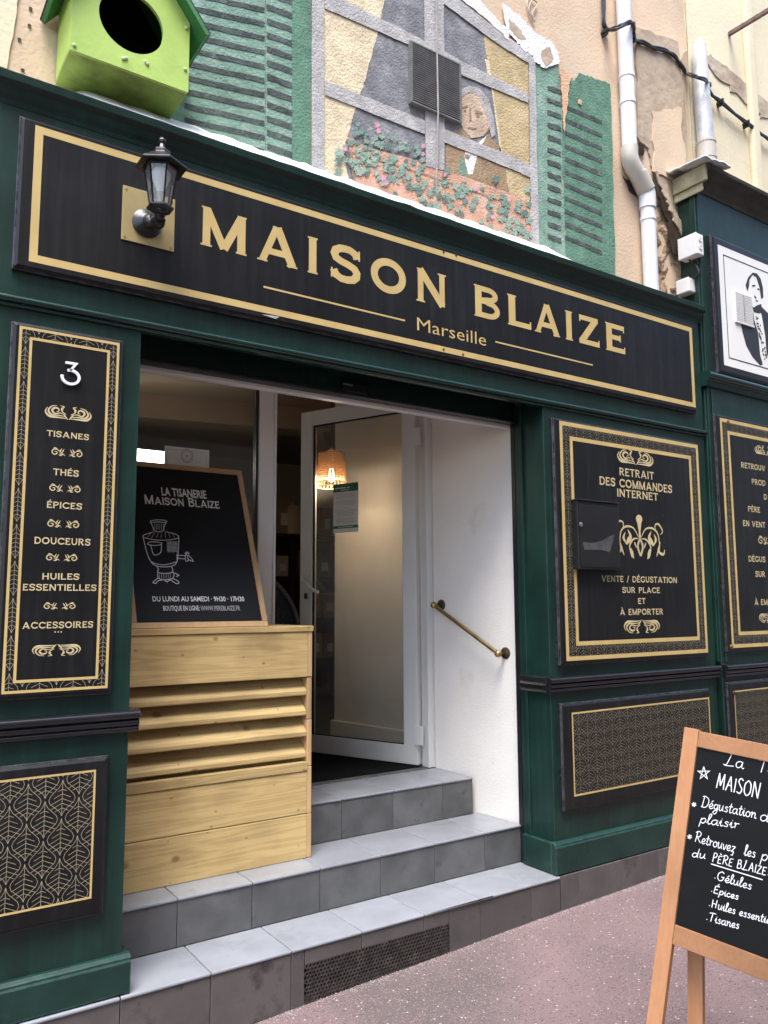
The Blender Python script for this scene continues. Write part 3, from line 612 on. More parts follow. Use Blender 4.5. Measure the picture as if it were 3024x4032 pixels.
def dado(x0, x1, parent, end=True, yb=GY):
    prof = [(yb+.004, 1.033)]+bead(yb-.014, 1.045, .010)+bead(yb-.018, 1.0655, .0105)+bead(yb-.022, 1.091, .014)+[(yb+.004, 1.108)]
    return MB().extrude_x(prof, x0, x1).build('dado_rail', rail_m, parent, smooth=True)
dado(-1.6, .842, sf); dado(2.765, 4.1, sf)
# returns of the rail round the pilaster ends
for x, s in ((.8155, 1), (2.7895, -1)):
    prof = [(0, 1.035), (.018, 1.035), (.024, 1.042), (.018, 1.052), (.024, 1.056), (.026, 1.068), (.022, 1.078), (.026, 1.083), (.026, 1.094), (.024, 1.104), (0, 1.108)]
    pts = [(x+s*a, GY+.005, z) for a, z in prof]
    MB().prism(pts if s < 0 else pts[::-1], (0, .175, 0)).build('dado_rail', rail_m, sf)
def plinth(x0, x1, y0, zb, zt, parent):
    prof = [(GY+.003, zb), (y0, zb), (y0, zt-.022), (y0+.004, zt-.016), (y0+.004, zt-.009), (y0+.016, zt), (GY+.003, zt+.002)]
    return MB().extrude_x(prof, x0, x1).build('plinth', green_worn, parent, bevel=.0015)
plinth(-1.6, .838, .002, .222, .336, sf); plinth(2.768, 4.1, .002, .222, .36, sf)
for x0_, x1_, zt in ((.8155, .838, .334), (2.768, 2.7895, .358)): box('plinth_return', green_worn, (x0_, x1_, GY+.004, .22, .222, zt), sf, .003)
for q in ((1172+14, 1700),): 
    pass
fl = MB()      # white mortar flashing, ragged ends
N = 90; xa, xb = PY(60, 172, WY).x, PY(1236, 575, WY).x
for i in range(N+1):
    t = i/N; x = xa+(xb-xa)*t; e = min(1, t*14, (1-t)*14); rag = .006*noise.noise((x*14, 0, 0))
    fl.v += [(x, -.018+.01*noise.noise((x*9, 5, 0)), 3.192), (x, .07, 3.192+(.068+rag)*e+.002), (x, WY-.008, 3.197+(.138+rag*2)*e), (x, WY-.002, 3.192)]
for i in range(N):
    for k in range(3): a = i*4+k; fl.f.append((a, a+4, a+5, a+1))
fl.build('flashing', flash_m, bld, smooth=False)

# shopfront of the neighbour
n_ = thing('neighbour_shopfront', 'taller dark green shopfront carrying the white portrait panel', 'shopfront', (5.5, .1, .2))
NX = 4.13; NY = .012
box('pilaster', green, (NX, 9, NY, .15, .215, 2.72), n_, .003)
box('fascia', green, (NX, 9, NY, .15, 2.80, 3.93), n_, .003)
box('fascia_rib', green, (NX-.012, NX-.0005, NY+.01, NY+.05, 2.80, 3.9), n_, .004)
box('fascia_rib', green, (NX-.012, NX-.0005, NY+.01, NY+.05, 1.12, 2.70), n_, .004)
box('corner_bead', green, (NX+.03, NX+.05, NY-.010, NY-.0005, 1.12, 2.70), n_, .004)
mo2 = [(NY+.13, 2.715), (NY-.012, 2.715), (NY-.02, 2.73), (NY-.026, 2.75)]+bead(NY-.03, 2.776, .022)+[(NY+.13, 2.806)]
MB().extrude_x(mo2, NX-.035, 9).build('moulding', green_gloss, n_, smooth=True)
wc = M('weathered_cream_cornice', (.36, .33, .2), .7, .3, 12, .3, 40, stain=((.12, .1, .08), 7, .5, .2))
grey_c = M('grey_weathered_cornice', (.06, .06, .052), .8, .3, 8, .3, 30, stain=((.05, .045, .04), 9, .52, .2))
co2 = [(.15, 3.925), (NY-.006, 3.925), (NY-.012, 3.945), (NY-.03, 3.965), (NY-.036, 4.0), (NY-.1, 4.03), (NY-.105, 4.05), (.15, 4.05)]
MB().extrude_x(co2, NX-.02, 9).build('cornice', grey_c, n_, bevel=.002)
box('cornice_end', wc, (NX-.045, NX-.0205, NY-.09, .15, 3.95, 4.05), n_, .004); box('cornice_end', wc, (NX-.032, NX-.0205, NY-.06, .15, 3.90, 3.948), n_, .004)
dado(NX+.0005, 9, n_, yb=NY-.003)
plinth(NX, 9, -.01, .2, .36, n_)
le = MB()       # crumpled lead sheet lapped over the corner of the cornice
for j in range(9):
    for i in range(12):
        x = NX-.10+.26*i/11; y = NY-.13+.28*j/8
        le.v.append((x, y, 4.056+.02*(i/11)+.02*(.5+noise.noise((x*16, y*16, 2)))+(.05 if j > 5 else 0)*(.5+noise.noise((x*22, y*22, 7)))))
for j in range(8):
    for i in range(11): a = j*12+i; le.f.append((a, a+1, a+13, a+12))
lo = le.build('lead_flashing', M('crumpled_lead', (.5, .5, .5), .5, .2, 10, .5, 40), n_); so = lo.modifiers.new('solid', 'SOLIDIFY'); so.thickness = .012
for p in lo.data.polygons: p.use_smooth = True
# ---------------------------------------------------------------- tiled steps
stp = thing('entrance_steps', 'three grey tiled steps rising into the open doorway', 'steps', (1.8, .3, 0))
Z1, Z2, Z3 = .2165, .389, .57; Y1, Y2, Y3 = 0.0, .2555, .5425
core = MB(); core.box(-1.6, 1.467, .012, .84, -.3, Z1-.014); core.box(2.143, 2.787, .012, .84, -.3, Z1-.014); core.box(1.467, 2.143, .13, .84, -.3, Z1-.014); core.box(1.467, 2.143, .012, .13, .155, Z1-.014)
core.build('step_core', grout, stp)
box('step_core', grout, (.79, 2.79, Y2+.012, .84, Z1-.013, Z2-.014), stp)
box('step_core', grout, (1.716, 2.74, Y3+.012, .84, Z2-.013, Z3-.014), stp)
G_ = .003
s1 = [-1.59+.3*i for i in range(8)]+[.807, 1.11, 1.415, 1.715, 2.01, 2.307, 2.605, 2.785]
s1 = sorted(set(round(v, 3) for v in s1 if v < .6))+[.507, .807, 1.11, 1.415, 1.715, 2.01, 2.307, 2.605, 2.785]
gx0, gx1, gzt = 1.47, 2.14, .152
def riser(x0, x1, y, z0, z1, m):
    piece('riser_tile', m, (x0+G_/2, x1-G_/2, y, y+.011, z0, z1), stp, .0015)
for a, b in zip(s1[:-1], s1[1:]):
    if b-a < .06: continue
    if a >= 1.4 and b <= 2.32:
        lo, hi = max(a, gx0), min(b, gx1)
        riser(lo, hi, Y1, gzt, Z1-.012, base_tile)
        if a < gx0-.01: riser(a, gx0, Y1, -.1, Z1-.012, base_tile)
        if b > gx1+.01: riser(gx1, b, Y1, -.1, Z1-.012, base_tile)
    else: riser(a, b, Y1, -.12, Z1-.012, base_tile)
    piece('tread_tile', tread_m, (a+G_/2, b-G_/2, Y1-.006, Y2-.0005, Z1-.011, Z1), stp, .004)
# the chipped tread edge near the right end
s2 = [.80, 1.08, 1.377, 1.677, 1.974, 2.263, 2.56, 2.79]
for a, b in zip(s2[:-1], s2[1:]):
    riser(a, b, Y2, Z1+.0005, Z2-.012, tile_m)
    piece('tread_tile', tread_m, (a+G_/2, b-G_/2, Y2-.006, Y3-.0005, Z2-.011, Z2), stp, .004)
s3 = [1.716, 1.952, 2.238, 2.54, 2.735]
for a, b in zip(s3[:-1], s3[1:]):
    riser(a, b, Y3, Z2+.0005, Z3-.012, tile_m)
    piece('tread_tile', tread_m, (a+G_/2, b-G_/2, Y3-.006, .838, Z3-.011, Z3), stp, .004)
# tiled foot of the wall to the right
rb = thing('tiled_wall_base', 'row of brown grey tiles under the green plinth right of the steps', 'wall base', (3.5, 0, .05))
box('tile_backing', grout, (2.789, 9, .012, .06, -.3, .214), rb)
xs = [2.79, 2.905, 3.205, 3.49, 3.79, 4.09]+[4.39+.3*i for i in range(14)]
for a, b in zip(xs[:-1], xs[1:]): piece('tile', base_tile, (a+G_/2, b-G_/2, 0.0, .011, -.1, .2145), rb, .0015)
chip = M('broken_tile_body', (.05, .04, .035), .9, .3, 30, .5, 60)
p = [(1700, 3572), (1780, 3556), (1838, 3544), (1880, 3528), (1938, 3516), (1942, 3530), (1888, 3546), (1842, 3556), (1770, 3574), (1702, 3584)]
cw = [PY(x/1.8228, y/1.8228, -.007) for x, y in p]
MB().prism([(v.x, -.0075, min(v.z, Z1+.001)) for v in cw][::-1], (0, -.002, 0)).build('chipped_edge', chip, stp)
cap_ = PZ(765, 1942, Z1)
MB().lathe([(.022, 0), (.022, .003), (.016, .004), (.012, .0015)], (cap_.x, cap_.y, Z1), 20).build('fixing_cap', steel, stp, smooth=False)
# hexagonal perforated vent
vg = thing('perforated_vent', 'rusty black perforated vent grille low in the bottom step', 'vent', (1.8, .0, .02))
hx = MB(); pit = .0152; rowh = pit*.866; r_in = .0052
ncol = int((gx1-gx0)/pit); nrow = 17
for j in range(nrow):
    for i in range(ncol):
        cx = gx0+pit*(i+.5+(.5 if j % 2 else 0)); cz = gzt-rowh*(j+.5)
        if cx > gx1-.004 or cz < gz(cx, 0)-.01: continue
        k = len(hx.v); y = -.0015
        for a in range(6): q = R(60*a+30); hx.v.append((cx+pit/1.732*math.cos(q), y, cz+pit/1.732*math.sin(q)))
        for a in range(6): q = R(60*a+30); hx.v.append((cx+r_in*math.cos(q), y, cz+r_in*math.sin(q)))
        for a in range(6): b = (a+1) % 6; hx.f.append((k+a, k+b, k+6+b, k+6+a))
vm = M('rusty_mesh', (.035, .028, .024), .7, .5, 30, .2, 90, stain=((.11, .085, .065), 22, .55, .15))
ho = tag(hx.build('perforated_sheet', vm, vg), kind='stuff'); m = ho.modifiers.new('solid', 'SOLIDIFY'); m.thickness = .0022; m.offset = -1
box('cavity_back', hole_m, (gx0+.001, gx1-.001, .10, .129, -.1, .154), vg)
# ---------------------------------------------------------------- signs and printed panels
F0 = FRONT(0.0)
def board(x0, x1, z0, z1, parent, y=0.0, back=GY, mat=None, e=.014):
    mat = mat or board_m
    m = MB()
    m.box(x0, x1, y+.013, back+.002, z0, z1)
    m.box(x0+.005, x1-.005, y+.006, y+.0131, z0+.005, z1-.005)
    a, b = .005, e
    edge = m.build('edge_moulding', edge_m, parent, bevel=.004, seg=4)
    m = MB().hexa([(x0+a, y+.0059, z0+a), (x1-a, y+.0059, z0+a), (x1-a, y+.0059, z1-a), (x0+a, y+.0059, z1-a)][::-1], [(x0+b, y, z0+b), (x1-b, y, z0+b), (x1-b, y, z1-b), (x0+b, y, z1-b)][::-1])
    return m.build('board', mat, parent, bevel=.0012)
edge_m = M('worn_black_edge', (.016, .016, .018), .24, .25, 12, .04, 60, spec=.6, stain=((.06, .06, .065), 14, .6, .15))
wear(edge_m, (.13, .13, .14), .006, 1.0)
sg = thing('fascia_sign', 'long black sign with large gold capitals and gold border above the doorway', 'sign', (2.2, 0, 2.54))
xs_ = PY(975, 640, 0).x
board(.386, 4.008, 2.536, 3.064, sg)
box('board_joint', black_p, (xs_-.0012, xs_+.0012, -.0002, .004, 2.552, 3.048), sg)
k = Ink(F0); k.ring(.433, 3.99, 2.567, 3.04, .026); k.build('gold_border', gold, sg)
L1 = [('M', 434, 533), ('A', 556, 642.4), ('I', 664.4, 686), ('S', 713, 778.5), ('O', 800.6, 876.7), ('N', 899, 963.6), ('B', 1023.8, 1079.3), ('L', 1096, 1146.6), ('A', 1154.4, 1208.6), ('I', 1221, 1236.5), ('Z', 1250, 1294), ('E', 1307.8, 1349.5)]
ZT, ZB = 2.927, 2.775
def x_on(px, z, y=0.0):        # x where the column of that pixel meets height z on the plane y
    lo, hi = 0, 2212
    for _ in range(40):
        mid = (lo+hi)/2
        if PY(px, mid, y).z > z: lo = mid
        else: hi = mid
    return PY(px, lo, y).x
for c, a, b in L1:
    k = Ink(F0, .0008); glyph(k, c, x_on(a, 2.85), x_on(b, 2.85), ZB, ZT, CGB); k.build('letter', gold, sg)
def line_px(xa, ya, xb, yb, t, name):
    A, B = PY(xa, ya), PY(xb, yb); z = (A.z+B.z)/2; k = Ink(F0); k.rect(A.x, B.x, z-t/2, z+t/2); k.build(name, gold, sg)
line_px(569, 620, 875, 692, .0075, 'gold_line'); line_px(1070, 740, 1280, 787, .0075, 'gold_line')
k = Ink(F0, .0008); A, B = PY(901, 714), PY(1050, 747)
sans(k, 'Marseille', A.x, B.x, (A.z+B.z)/2, (A.z+B.z)/2+.062, -.004); k.build('lettering', gold, sg)
for q in ((958, 545), (985, 552), (958, 755), (1000, 766)):      # screws by the joint
    v = PY(*q); MB().lathe([(.006, 0), (.005, .0022)], (v.x, -.0004, v.z), 10, (0, -1, 0)).build('screw', brass_dark, sg)
peel = M('peeled_vinyl', (.4, .4, .41), .5, .2, 20, .2, 40)
for i, q in enumerate(((580, 683), (1290-375+20, 790-20), (1340-375-30, 770))):     # lifted vinyl at the lower edge
    v = PY(*q); v.z = max(v.z, 2.556)
    if i == 0:
        MB().prism([(v.x-.03, -.001, v.z), (v.x+.03, -.001, v.z-.006), (v.x+.045, -.001, v.z+.006), (v.x, -.001, v.z+.003)], (0, -.003, 0)).build('lifted_vinyl', peel, sg)

def panel_frame(t, x0, x1, z0, z1, g, ring=True, y=0.0, bw=.0085, pw=.023):
    board(x0, x1, z0, z1, t, y)
    F = FRONT(y)
    a, b, c, d = g
    k = Ink(F); k.ring(a, b, c, d, bw); k.build('gold_border', gold, t)
    if ring:
        i = bw+pw; k = Ink(F); k.ring(a+i, b-i, c+i, d-i, bw); k.build('gold_border', gold, t)
        k = Ink(F, .0004); leaf_ring(k, a+bw, b-bw, c+bw, d-bw, pw, lw=.0012); k.build('leaf_pattern', gold_dim, t)
def line(s, px0, px1, py0, py1, t, y=0.0, f=caps, **kw):
    ink = Ink(FRONT(y), .0008)
    cx = (px0+px1)/2; z1 = PY(cx, py0, y).z; z0 = PY(cx, py1, y).z; zm = (z0+z1)/2
    f(ink, s, x_on(px0, zm, y), x_on(px1, zm, y), z0, z1, **kw)
    return ink.build('lettering', cream_ink, t)
def orn(big, px0, px1, py0, py1, t, flip=1, y=0.0):
    ink = Ink(FRONT(y), .0006)
    cx = (px0+px1)/2; c = PY(cx, (py0+py1)/2, y); wdt = x_on(px1, c.z, y)-x_on(px0, c.z, y); h = PY(cx, py0, y).z-PY(cx, py1, y).z
    (scroll_big if big else scroll_small)(ink, c.x, c.z, wdt, h, flip)
    return ink.build('scroll_ornament', cream_ink, t)
# menu panel on the left pilaster
t = thing('menu_panel', 'tall narrow black panel with number 3 listing teas and spices in gold', 'sign', (.57, 0, 1.16))
panel_frame(t, .393, .748, 1.163, 2.362, (.416, .733, 1.184, 2.346))
for s, a, b, c, d in (('TISANES', 101, 192, 933.7, 946.4), ('THÉS', 115, 170, 1014, 1028), ('ÉPICES', 101, 177, 1085, 1099), ('DOUCEURS', 74, 195, 1162, 1176.5), ('HUILES', 91, 171, 1238.5, 1252), ('ESSENTIELLES', 49, 208, 1262, 1276), ('ACCESSOIRES', 48, 201, 1343, 1357)):
    line(s, a, b, c, d, t)
k = Ink(F0, .0006)
orn(1, 98, 198, 878, 908, t); orn(1, 70, 175, 1391, 1417, t, -1)
for a, b, c, d in ((112, 178, 968, 988), (107, 174, 1046, 1065), (103, 171, 1122, 1142), (100, 167, 1195, 1214), (95, 163, 1300, 1318)): orn(0, a, b, c, d, t)
for px in (119, 125.5, 132): v = PY(px, 1365); k.rect(v.x-.002, v.x+.002, v.z-.002, v.z+.002)
k.build('dots', cream_ink, t)
A, B = PY(132, 806), PY(172, 806); zt, zb = PY(152, 783).z, PY(152, 831).z; cx = (A.x+B.x)/2; hh = zt-zb; r = .029*.98
num = [(cx-.62*r, zt-.004), (cx+.55*r, zt-.004), (cx-.1*r, zt-.4*hh)]
ring3 = arc(cx, zb+.32*hh, r*.95, .31*hh, 112, -190, 22)
mk = MB()
for q in ribbon(num, .0075)+ribbon(ring3, .0085): mk.prism([(a, -.0085, b) for a, b in q], (0, .0085, 0))
mk.build('house_number', M('white_enamel', (.8, .8, .8), .25, .02, 5, 0), t)
# pick-up panel on the right pilaster
t = thing('pickup_panel', 'black panel reading RETRAIT DES COMMANDES INTERNET with gold leaf border', 'sign', (3.42, 0, 1.16))
panel_frame(t, 2.833, 4.0, 1.158, 2.363, (2.87, 3.99, 1.18, 2.348), bw=.02, pw=.05)
for s, a, b, c, d in (('RETRAIT', 1337.6, 1412, 1015, 1031.5), ('DES COMMANDES', 1294.6, 1451, 1038.5, 1056), ('INTERNET', 1332.6, 1421, 1060.5, 1077), ('VENTE / DÉGUSTATION', 1299, 1462, 1245, 1258), ('SUR PLACE', 1344, 1425, 1268.5, 1281), ('ET', 1378, 1394, 1292, 1304.5), ('À EMPORTER', 1339, 1432, 1315, 1328)):
    line(s, a, b, c, d, t)
orn(1, 1334, 1411.5, 973.6, 1005, t); orn(1, 1348.5, 1425.6, 1338, 1368, t, -1)
k = Ink(F0, .0006); c = PY(1382, 1160)        # branching flourish
def sm(q): return [(v.x, v.y) for v in smooth_path([(c.x+a, c.z+b, 0) for a, b in q], 4)]
def tp(q, a, b, d): p_ = sm(q); k.stroke(p_, taper(len(p_), a, b, d))
k.poly([(c.x+.026*math.cos(R(a)), c.z+.095+.022*math.sin(R(a))) for a in range(0, 360, 20)])
tp([(0, .085), (0, .03), (0, -.005)], .04, .014, .02)
for m in (-1, 1):
    tp([(m*.012, .0), (m*.05, .045), (m*.11, .05), (m*.15, .02), (m*.16, -.04)], .004, .012, .006)
    tp([(m*.16, -.04), (m*.155, -.075), (m*.19, -.085), (m*.2, -.06)], .006, .016, .004)
    tp([(m*.13, .042), (m*.13, .07), (m*.16, .075), (m*.19, .04), (m*.17, .02)], .004, .011, .003)
    tp([(m*.095, .035), (m*.075, .0), (m*.1, -.03), (m*.105, -.045)], .002, .03, .002); tp([(m*.115, .02), (m*.13, -.01), (m*.105, -.045)], .002, .018, .002)
    tp([(m*.01, -.01), (m*.05, -.012), (m*.085, -.05), (m*.07, -.11)], .003, .012, .004); tp([(m*.075, -.06), (m*.07, -.085), (m*.055, -.115)], .004, .026, .003)
    tp([(0, -.01), (m*.02, -.05), (0, -.1)], .012, .014, .012); tp([(m*.045, -.03), (m*.03, -.06)], .01, .01, .003)
    tp([(m*.165, -.02), (m*.15, -.06), (m*.13, -.1)], .003, .016, .002)
k.build('scroll_ornament', cream_ink, t)
# lower leaf panels
t = thing('leaf_panel', 'black panel with large gold leaf pattern low on the pilaster left of the crate', 'panel', (.6, 0, .48))
board(.31, .747, .478, .968, t)
k = Ink(F0); k.ring(.418, .706, .535, .929, .0065); k.build('gold_border', gold, t)
k = Ink(F0, .0004); leaves(k, .4245, .6995, .5415, .9225, .455, .56, .1005, .118, .0014); k.build('leaf_pattern', gold_dim, t)
t = thing('leaf_panel', 'black panel with gold leaf pattern low on the pilaster under the pickup panel', 'panel', (3.4, 0, .49))
board(2.832, 3.995, .491, .984, t)
k = Ink(F0); k.ring(2.894, 3.977, .553, .938, .0085); k.build('gold_border', gold, t)
k = Ink(F0, .0004); leaves(k, 2.9025, 3.9685, .5615, .9295, 2.94, .58, .118, .116, .0012); k.build('leaf_pattern', gold_dim, t)
# neighbour's panels
yn = NY-.03; FN = FRONT(yn)
t = thing('products_panel', 'black gold bordered panel beginning RETROUV at the right edge of the photograph', 'sign', (4.9, yn, 1.16))
pa = PY(1568, 905, yn); gx_ = PY(1566.5, 1000, yn).x
g0 = x_on(1567, 1.9, yn); 
NZ1 = PY(1568, 905, yn).z; NZ0 = PY(1580, 1400, yn).z
board(g0-.04, g0+1.13, NZ0-.022, NZ1+.022, t, yn, NY)
for i, b in ((0, .02), (.07, .02)):
    k = Ink(FN); k.ring(g0+i, g0+1.09-i, NZ0+i, NZ1-i, b); k.build('gold_border', gold, t)
k = Ink(FN, .0004); leaf_ring(k, g0+.02, g0+1.07, NZ0+.02, NZ1-.02, .05, lw=.0012); k.build('leaf_pattern', gold_dim, t)
k = Ink(FN, .0008)
for s, a, py, c in (('RETROUV', 1601, 1003, 1), ('PROD', 1624, 1039, 1), ('D', 1650, 1072, 1), ('PÈRE', 1616, 1098, 1), ('EN VENT', 1605, 1129, 1), ('DÉGUS', 1617, 1206, 1), ('SUR', 1632, 1239, 1), ('À EM', 1630, 1300, 1)):
    v0 = PY(a, py+7, yn); hcap = .034
    wd = (sum(CG[ch][0] for ch in s)+.14*(len(s)-1))*hcap*1.02
    k = Ink(FN, .0008); caps(k, s, v0.x, v0.x+wd, v0.z, v0.z+hcap); k.build('lettering', cream_ink, t)
for px, py, b, f in ((1648, 973, 1, 1), (1656, 1168, 0, 1), (1658, 1335, 1, -1)):
    v = PY(px, py, yn); k = Ink(FN, .0006); (scroll_big if b else scroll_small)(k, v.x+.03, v.z, .24, .06, f); k.build('scroll_ornament', cream_ink, t)
for q in ((1572, 911), (1580, 1397)):
    v = PY(*q, yn); MB().lathe([(.014, 0), (.013, .004), (.006, .008)], (v.x, yn-.0005, v.z), 12, (0, -1, 0)).build('brass_stud', brass, t, smooth=True)
t = thing('leaf_panel', 'black leaf patterned panel partly hidden behind the chalkboard at the right edge', 'panel', (4.9, yn, .49))
g0 = x_on(1590, .75, yn); NL = PY(1590, 1492, yn).z
board(g0-.05, g0+1.13, .491, NL+.05, t, yn, NY)
k = Ink(FN); k.ring(g0, g0+1.08, .553, NL, .0065); k.build('gold_border', gold, t)
k = Ink(FN, .0004); leaves(k, g0+.0065, g0+1.07, .56, NL-.007, g0, .58, .118, .116, .0012); k.build('leaf_pattern', gold_dim, t)
v = PY(1585, 1497, yn); MB().lathe([(.012, 0), (.011, .004), (.005, .007)], (v.x, yn-.0005, v.z), 12, (0, -1, 0)).build('stud', brass_dark, t, smooth=True)
# portrait panel
t = thing('portrait_panel', 'white framed portrait of a man in a dark suit high on the right shopfront', 'sign', (4.8, yn, 2.85))
w0 = x_on(1553, 3.3, yn); zt, zb = PY(1550, 530, yn).z, PY(1565, 790, yn).z
board(w0-.055, w0+1.12, zb-.055, zt+.055, t, yn-.008, NY, black_p, .02)
yp = yn-.008; FP = FRONT(yp)
white_pr = M('white_print', (.78, .77, .74), .45, .03, 5, 0)
k = Ink(FP); k.rect(w0, w0+1.065, zb, zt); k.build('print', white_pr, t)
k = Ink(FP, .0014); k.ring(w0+.05, w0+1.015, zb+.05, zt-.05, .007); k.build('border_line', black_ink, t)
W = lambda pts: [(PY(x, y, yp).x, PY(x, y, yp).z) for x, y in pts]
zz = lambda pts: [(2500+x*.4972, 700+y*.4972) for x, y in pts]       # coordinates in an enlargement -> photo pixels
D_ = lambda pts: [(x/1.8228, y/1.8228) for x, y in zz(pts)]
k = Ink(FP, .0014)
k.poly(W(D_([(835, 1145), (920, 1165), (935, 1060), (945, 1130), (975, 1230), (990, 1400), (1012, 1480), (990, 1487), (930, 1420), (880, 1330), (850, 1220)])))      # jacket, near side
k.poly(W(D_([(985, 1005), (1030, 1050), (1100, 1120), (1120, 1300), (1060, 1440), (1040, 1380), (1030, 1250), (1010, 1130)])))
k.poly(W(D_([(930, 1035), (965, 1010), (1000, 1000), (1005, 1070), (975, 1075), (940, 1065)])))          # bow tie
k.poly(W(D_([(890, 900), (875, 850), (895, 790), (930, 752), (965, 758), (995, 800), (1012, 870), (1015, 950), (998, 960), (985, 870), (960, 790), (930, 770), (905, 810), (902, 860)])))      # hair
k.poly(W(D_([(925, 850), (950, 848), (952, 860), (930, 866)]))); k.poly(W(D_([(968, 875), (985, 880), (984, 892), (968, 888)])))
k.poly(W(D_([(945, 930), (962, 950), (955, 960), (943, 945)]))); k.poly(W(D_([(955, 965), (975, 975), (972, 983), (955, 977)])))
k.poly(W(D_([(900, 930), (915, 1000), (940, 1030), (930, 1036), (905, 1005)])))
rr = random.Random(4)
for i in range(46):
    a = rr.uniform(0, 1); x, y = 960+70*a+rr.uniform(-14, 14), 1090+340*a
    k.poly(W(D_([(x, y), (x+9, y+3), (x+8, y+14), (x-1, y+11)])))
k.build('portrait', black_ink, t)
# vent set in the portrait
vt = thing('louvre_vent', 'small two part white louvre vent in the portrait panel', 'vent', (4.75, yp, 3.0))
A = W(D_([(780, 900), (915, 935), (915, 1165), (780, 1125)])); vx0, vx1 = A[0][0], A[1][0]; vz1, vz0 = A[0][1], A[3][1]
box('vent_back', hole_m, (vx0, vx1, yp-.004, yp+.002, vz0, vz1), vt)
sl = MB(); n = 17
for i in range(n):
    z = vz0+(vz1-vz0)*(i+.5)/n
    for a, b in ((vx0+.004, (vx0+vx1)/2-.008), ((vx0+vx1)/2+.008, vx1-.004)): sl.box(a, b, yp-.013, yp-.004, z-.003, z+.003)
tag(sl.build('louvre', box_m, vt), kind='stuff')
fr = MB(); fr.box(vx0-.006, vx0+.004, yp-.012, yp, vz0, vz1); fr.box(vx0-.006, vx1+.006, yp-.012, yp, vz0-.012, vz0); fr.build('vent_frame', box_m, vt)
# letter box on the pick-up panel
mbx = thing('letter_box', 'black metal letter box fixed on the left of the pickup panel', 'letter box', (3.1, -.02, 1.6))
a0 = PY(1233, 1079); b0 = PY(1337, 1090); c0 = PY(1238, 1229)
h_ = .045; s_ = (2.7-h_)/2.7
x0_, x1_ = a0.x, b0.x*s_; z1_, z0_ = 1.45+(a0.z-1.45)*s_, 1.45+(c0.z-1.45)*.99
satin = M('satin_black_metal', (.012, .012, .013), .35, .2, 8, .02, 60)
box('body', satin, (x0_, x1_, -h_+.004, -.0015, z0_, z1_), mbx, .003)
md = box('door', satin, (x0_+.012, x1_-.004, -h_, -h_+.0035, z0_+.012, z1_-.02), mbx, .0015)
box('top_flap', satin, (x0_-.003, x1_+.003, -h_-.004, -.0015, z1_+.0005, z1_+.008), mbx, .002)
v = PY(1254, 1133, -h_); MB().lathe([(.011, 0), (.011, .004), (.007, .006)], (v.x, -h_-.0003, v.z), 14, (0, -1, 0)).build('lock', steel, md)
FM = FRONT(-h_); k = Ink(FM, .0006)
q = [(475, 215), (530, 225), (600, 210), (645, 180), (680, 170), (650, 283), (600, 268), (487, 268)]
k.poly([(PY((2000+x*.6172)/1.8228, (2000+y*.6172)/1.8228, -h_).x, PY((2000+x*.6172)/1.8228, (2000+y*.6172)/1.8228, -h_).z) for x, y in q][::-1])
k.build('torn_sticker', M('torn_grey_sticker', (.07, .07, .072), .3, .5, 14, 0), md)
# ---------------------------------------------------------------- painted mural on the stucco
mu = thing('window_mural', 'faded mural of a window with green shutters, a man and ivy planter', 'mural', (2.2, WY, 3.3))
FW = FRONT(WY-.0085)
def paint(name, c, var=.16, st=None): return M(name, c, .92, var, 14, .5, 83, spec=.08, stain=st, detail=8)
pg = paint('mural_green', (.215, .335, .265), .2, ((.32, .42, .355), 9, .54, .16)); pg2 = paint('mural_dark_green', (.125, .235, .17), .18, ((.19, .3, .23), 7, .58, .2))
psl = paint('mural_slat_grey', (.085, .1, .095), .35, ((.16, .22, .19), 16, .58, .1)); pgrey = paint('mural_window_grey', (.43, .415, .405), .2, ((.5, .48, .46), 8, .56, .15)); pblue = paint('mural_pane_blue', (.225, .225, .24), .24, ((.34, .335, .335), 7, .53, .16))
pcream = paint('mural_cream', (.68, .57, .39), .16, ((.58, .48, .34), 9, .57, .14)); ptan = paint('mural_tan', (.50, .39, .22), .16, ((.62, .53, .36), 4, .56, .2)); pterra = paint('mural_terracotta', (.58, .34, .245), .18, ((.66, .48, .37), 8, .54, .16))
pwhite = paint('mural_bare_white', (.8, .78, .75), .08); pskin = paint('mural_skin', (.55, .42, .31), .2, ((.46, .34, .25), 22, .55, .12)); phair = paint('mural_hair', (.42, .40, .38), .25); pjack = paint('mural_jacket', (.34, .24, .15), .2, ((.43, .33, .23), 12, .55, .12))
pdark = paint('mural_line', (.3, .21, .15)); pleaf = [paint('mural_leaf', c) for c in ((.19, .28, .235), (.25, .345, .28), (.14, .2, .185), (.32, .4, .32))]; ppink = paint('mural_pink', (.62, .32, .4))
pvest = paint('mural_vest', (.2, .3, .24)); porange = paint('bare_orange_plaster', (.66, .43, .27), .15)
Wm = lambda pts: [(PY(x, y, WY-.0085).x, PY(x, y, WY-.0085).z) for x, y in pts]
def subdiv(pts, n, j, seed):
    rr = random.Random(seed); out = []
    for i in range(len(pts)):
        a, b = pts[i], pts[(i+1) % len(pts)]
        for q in range(n): t = q/n; out.append((a[0]+(b[0]-a[0])*t+(rr.uniform(-j, j) if q else 0), a[1]+(b[1]-a[1])*t+(rr.uniform(-j, j) if q else 0)))
    return out
def art(name, mat, polys, lay, j=1.0, n=6, split=False):
    k = Ink(FW, .0006*lay)
    for i, p in enumerate(polys):
        k.poly(Wm(subdiv(p, n, j, i+lay*50)) if j else Wm(p))
        if split: k.build(name, mat, mu); k.mb = MB()
    if not split: k.build(name, mat, mu)
z2 = lambda pts: [(548.6+x*.3307, y*.3307) for x, y in pts]      # second enlargement -> photo pixels
z3 = lambda pts: [(1097.2+x*.3386, y*.3386) for x, y in pts]
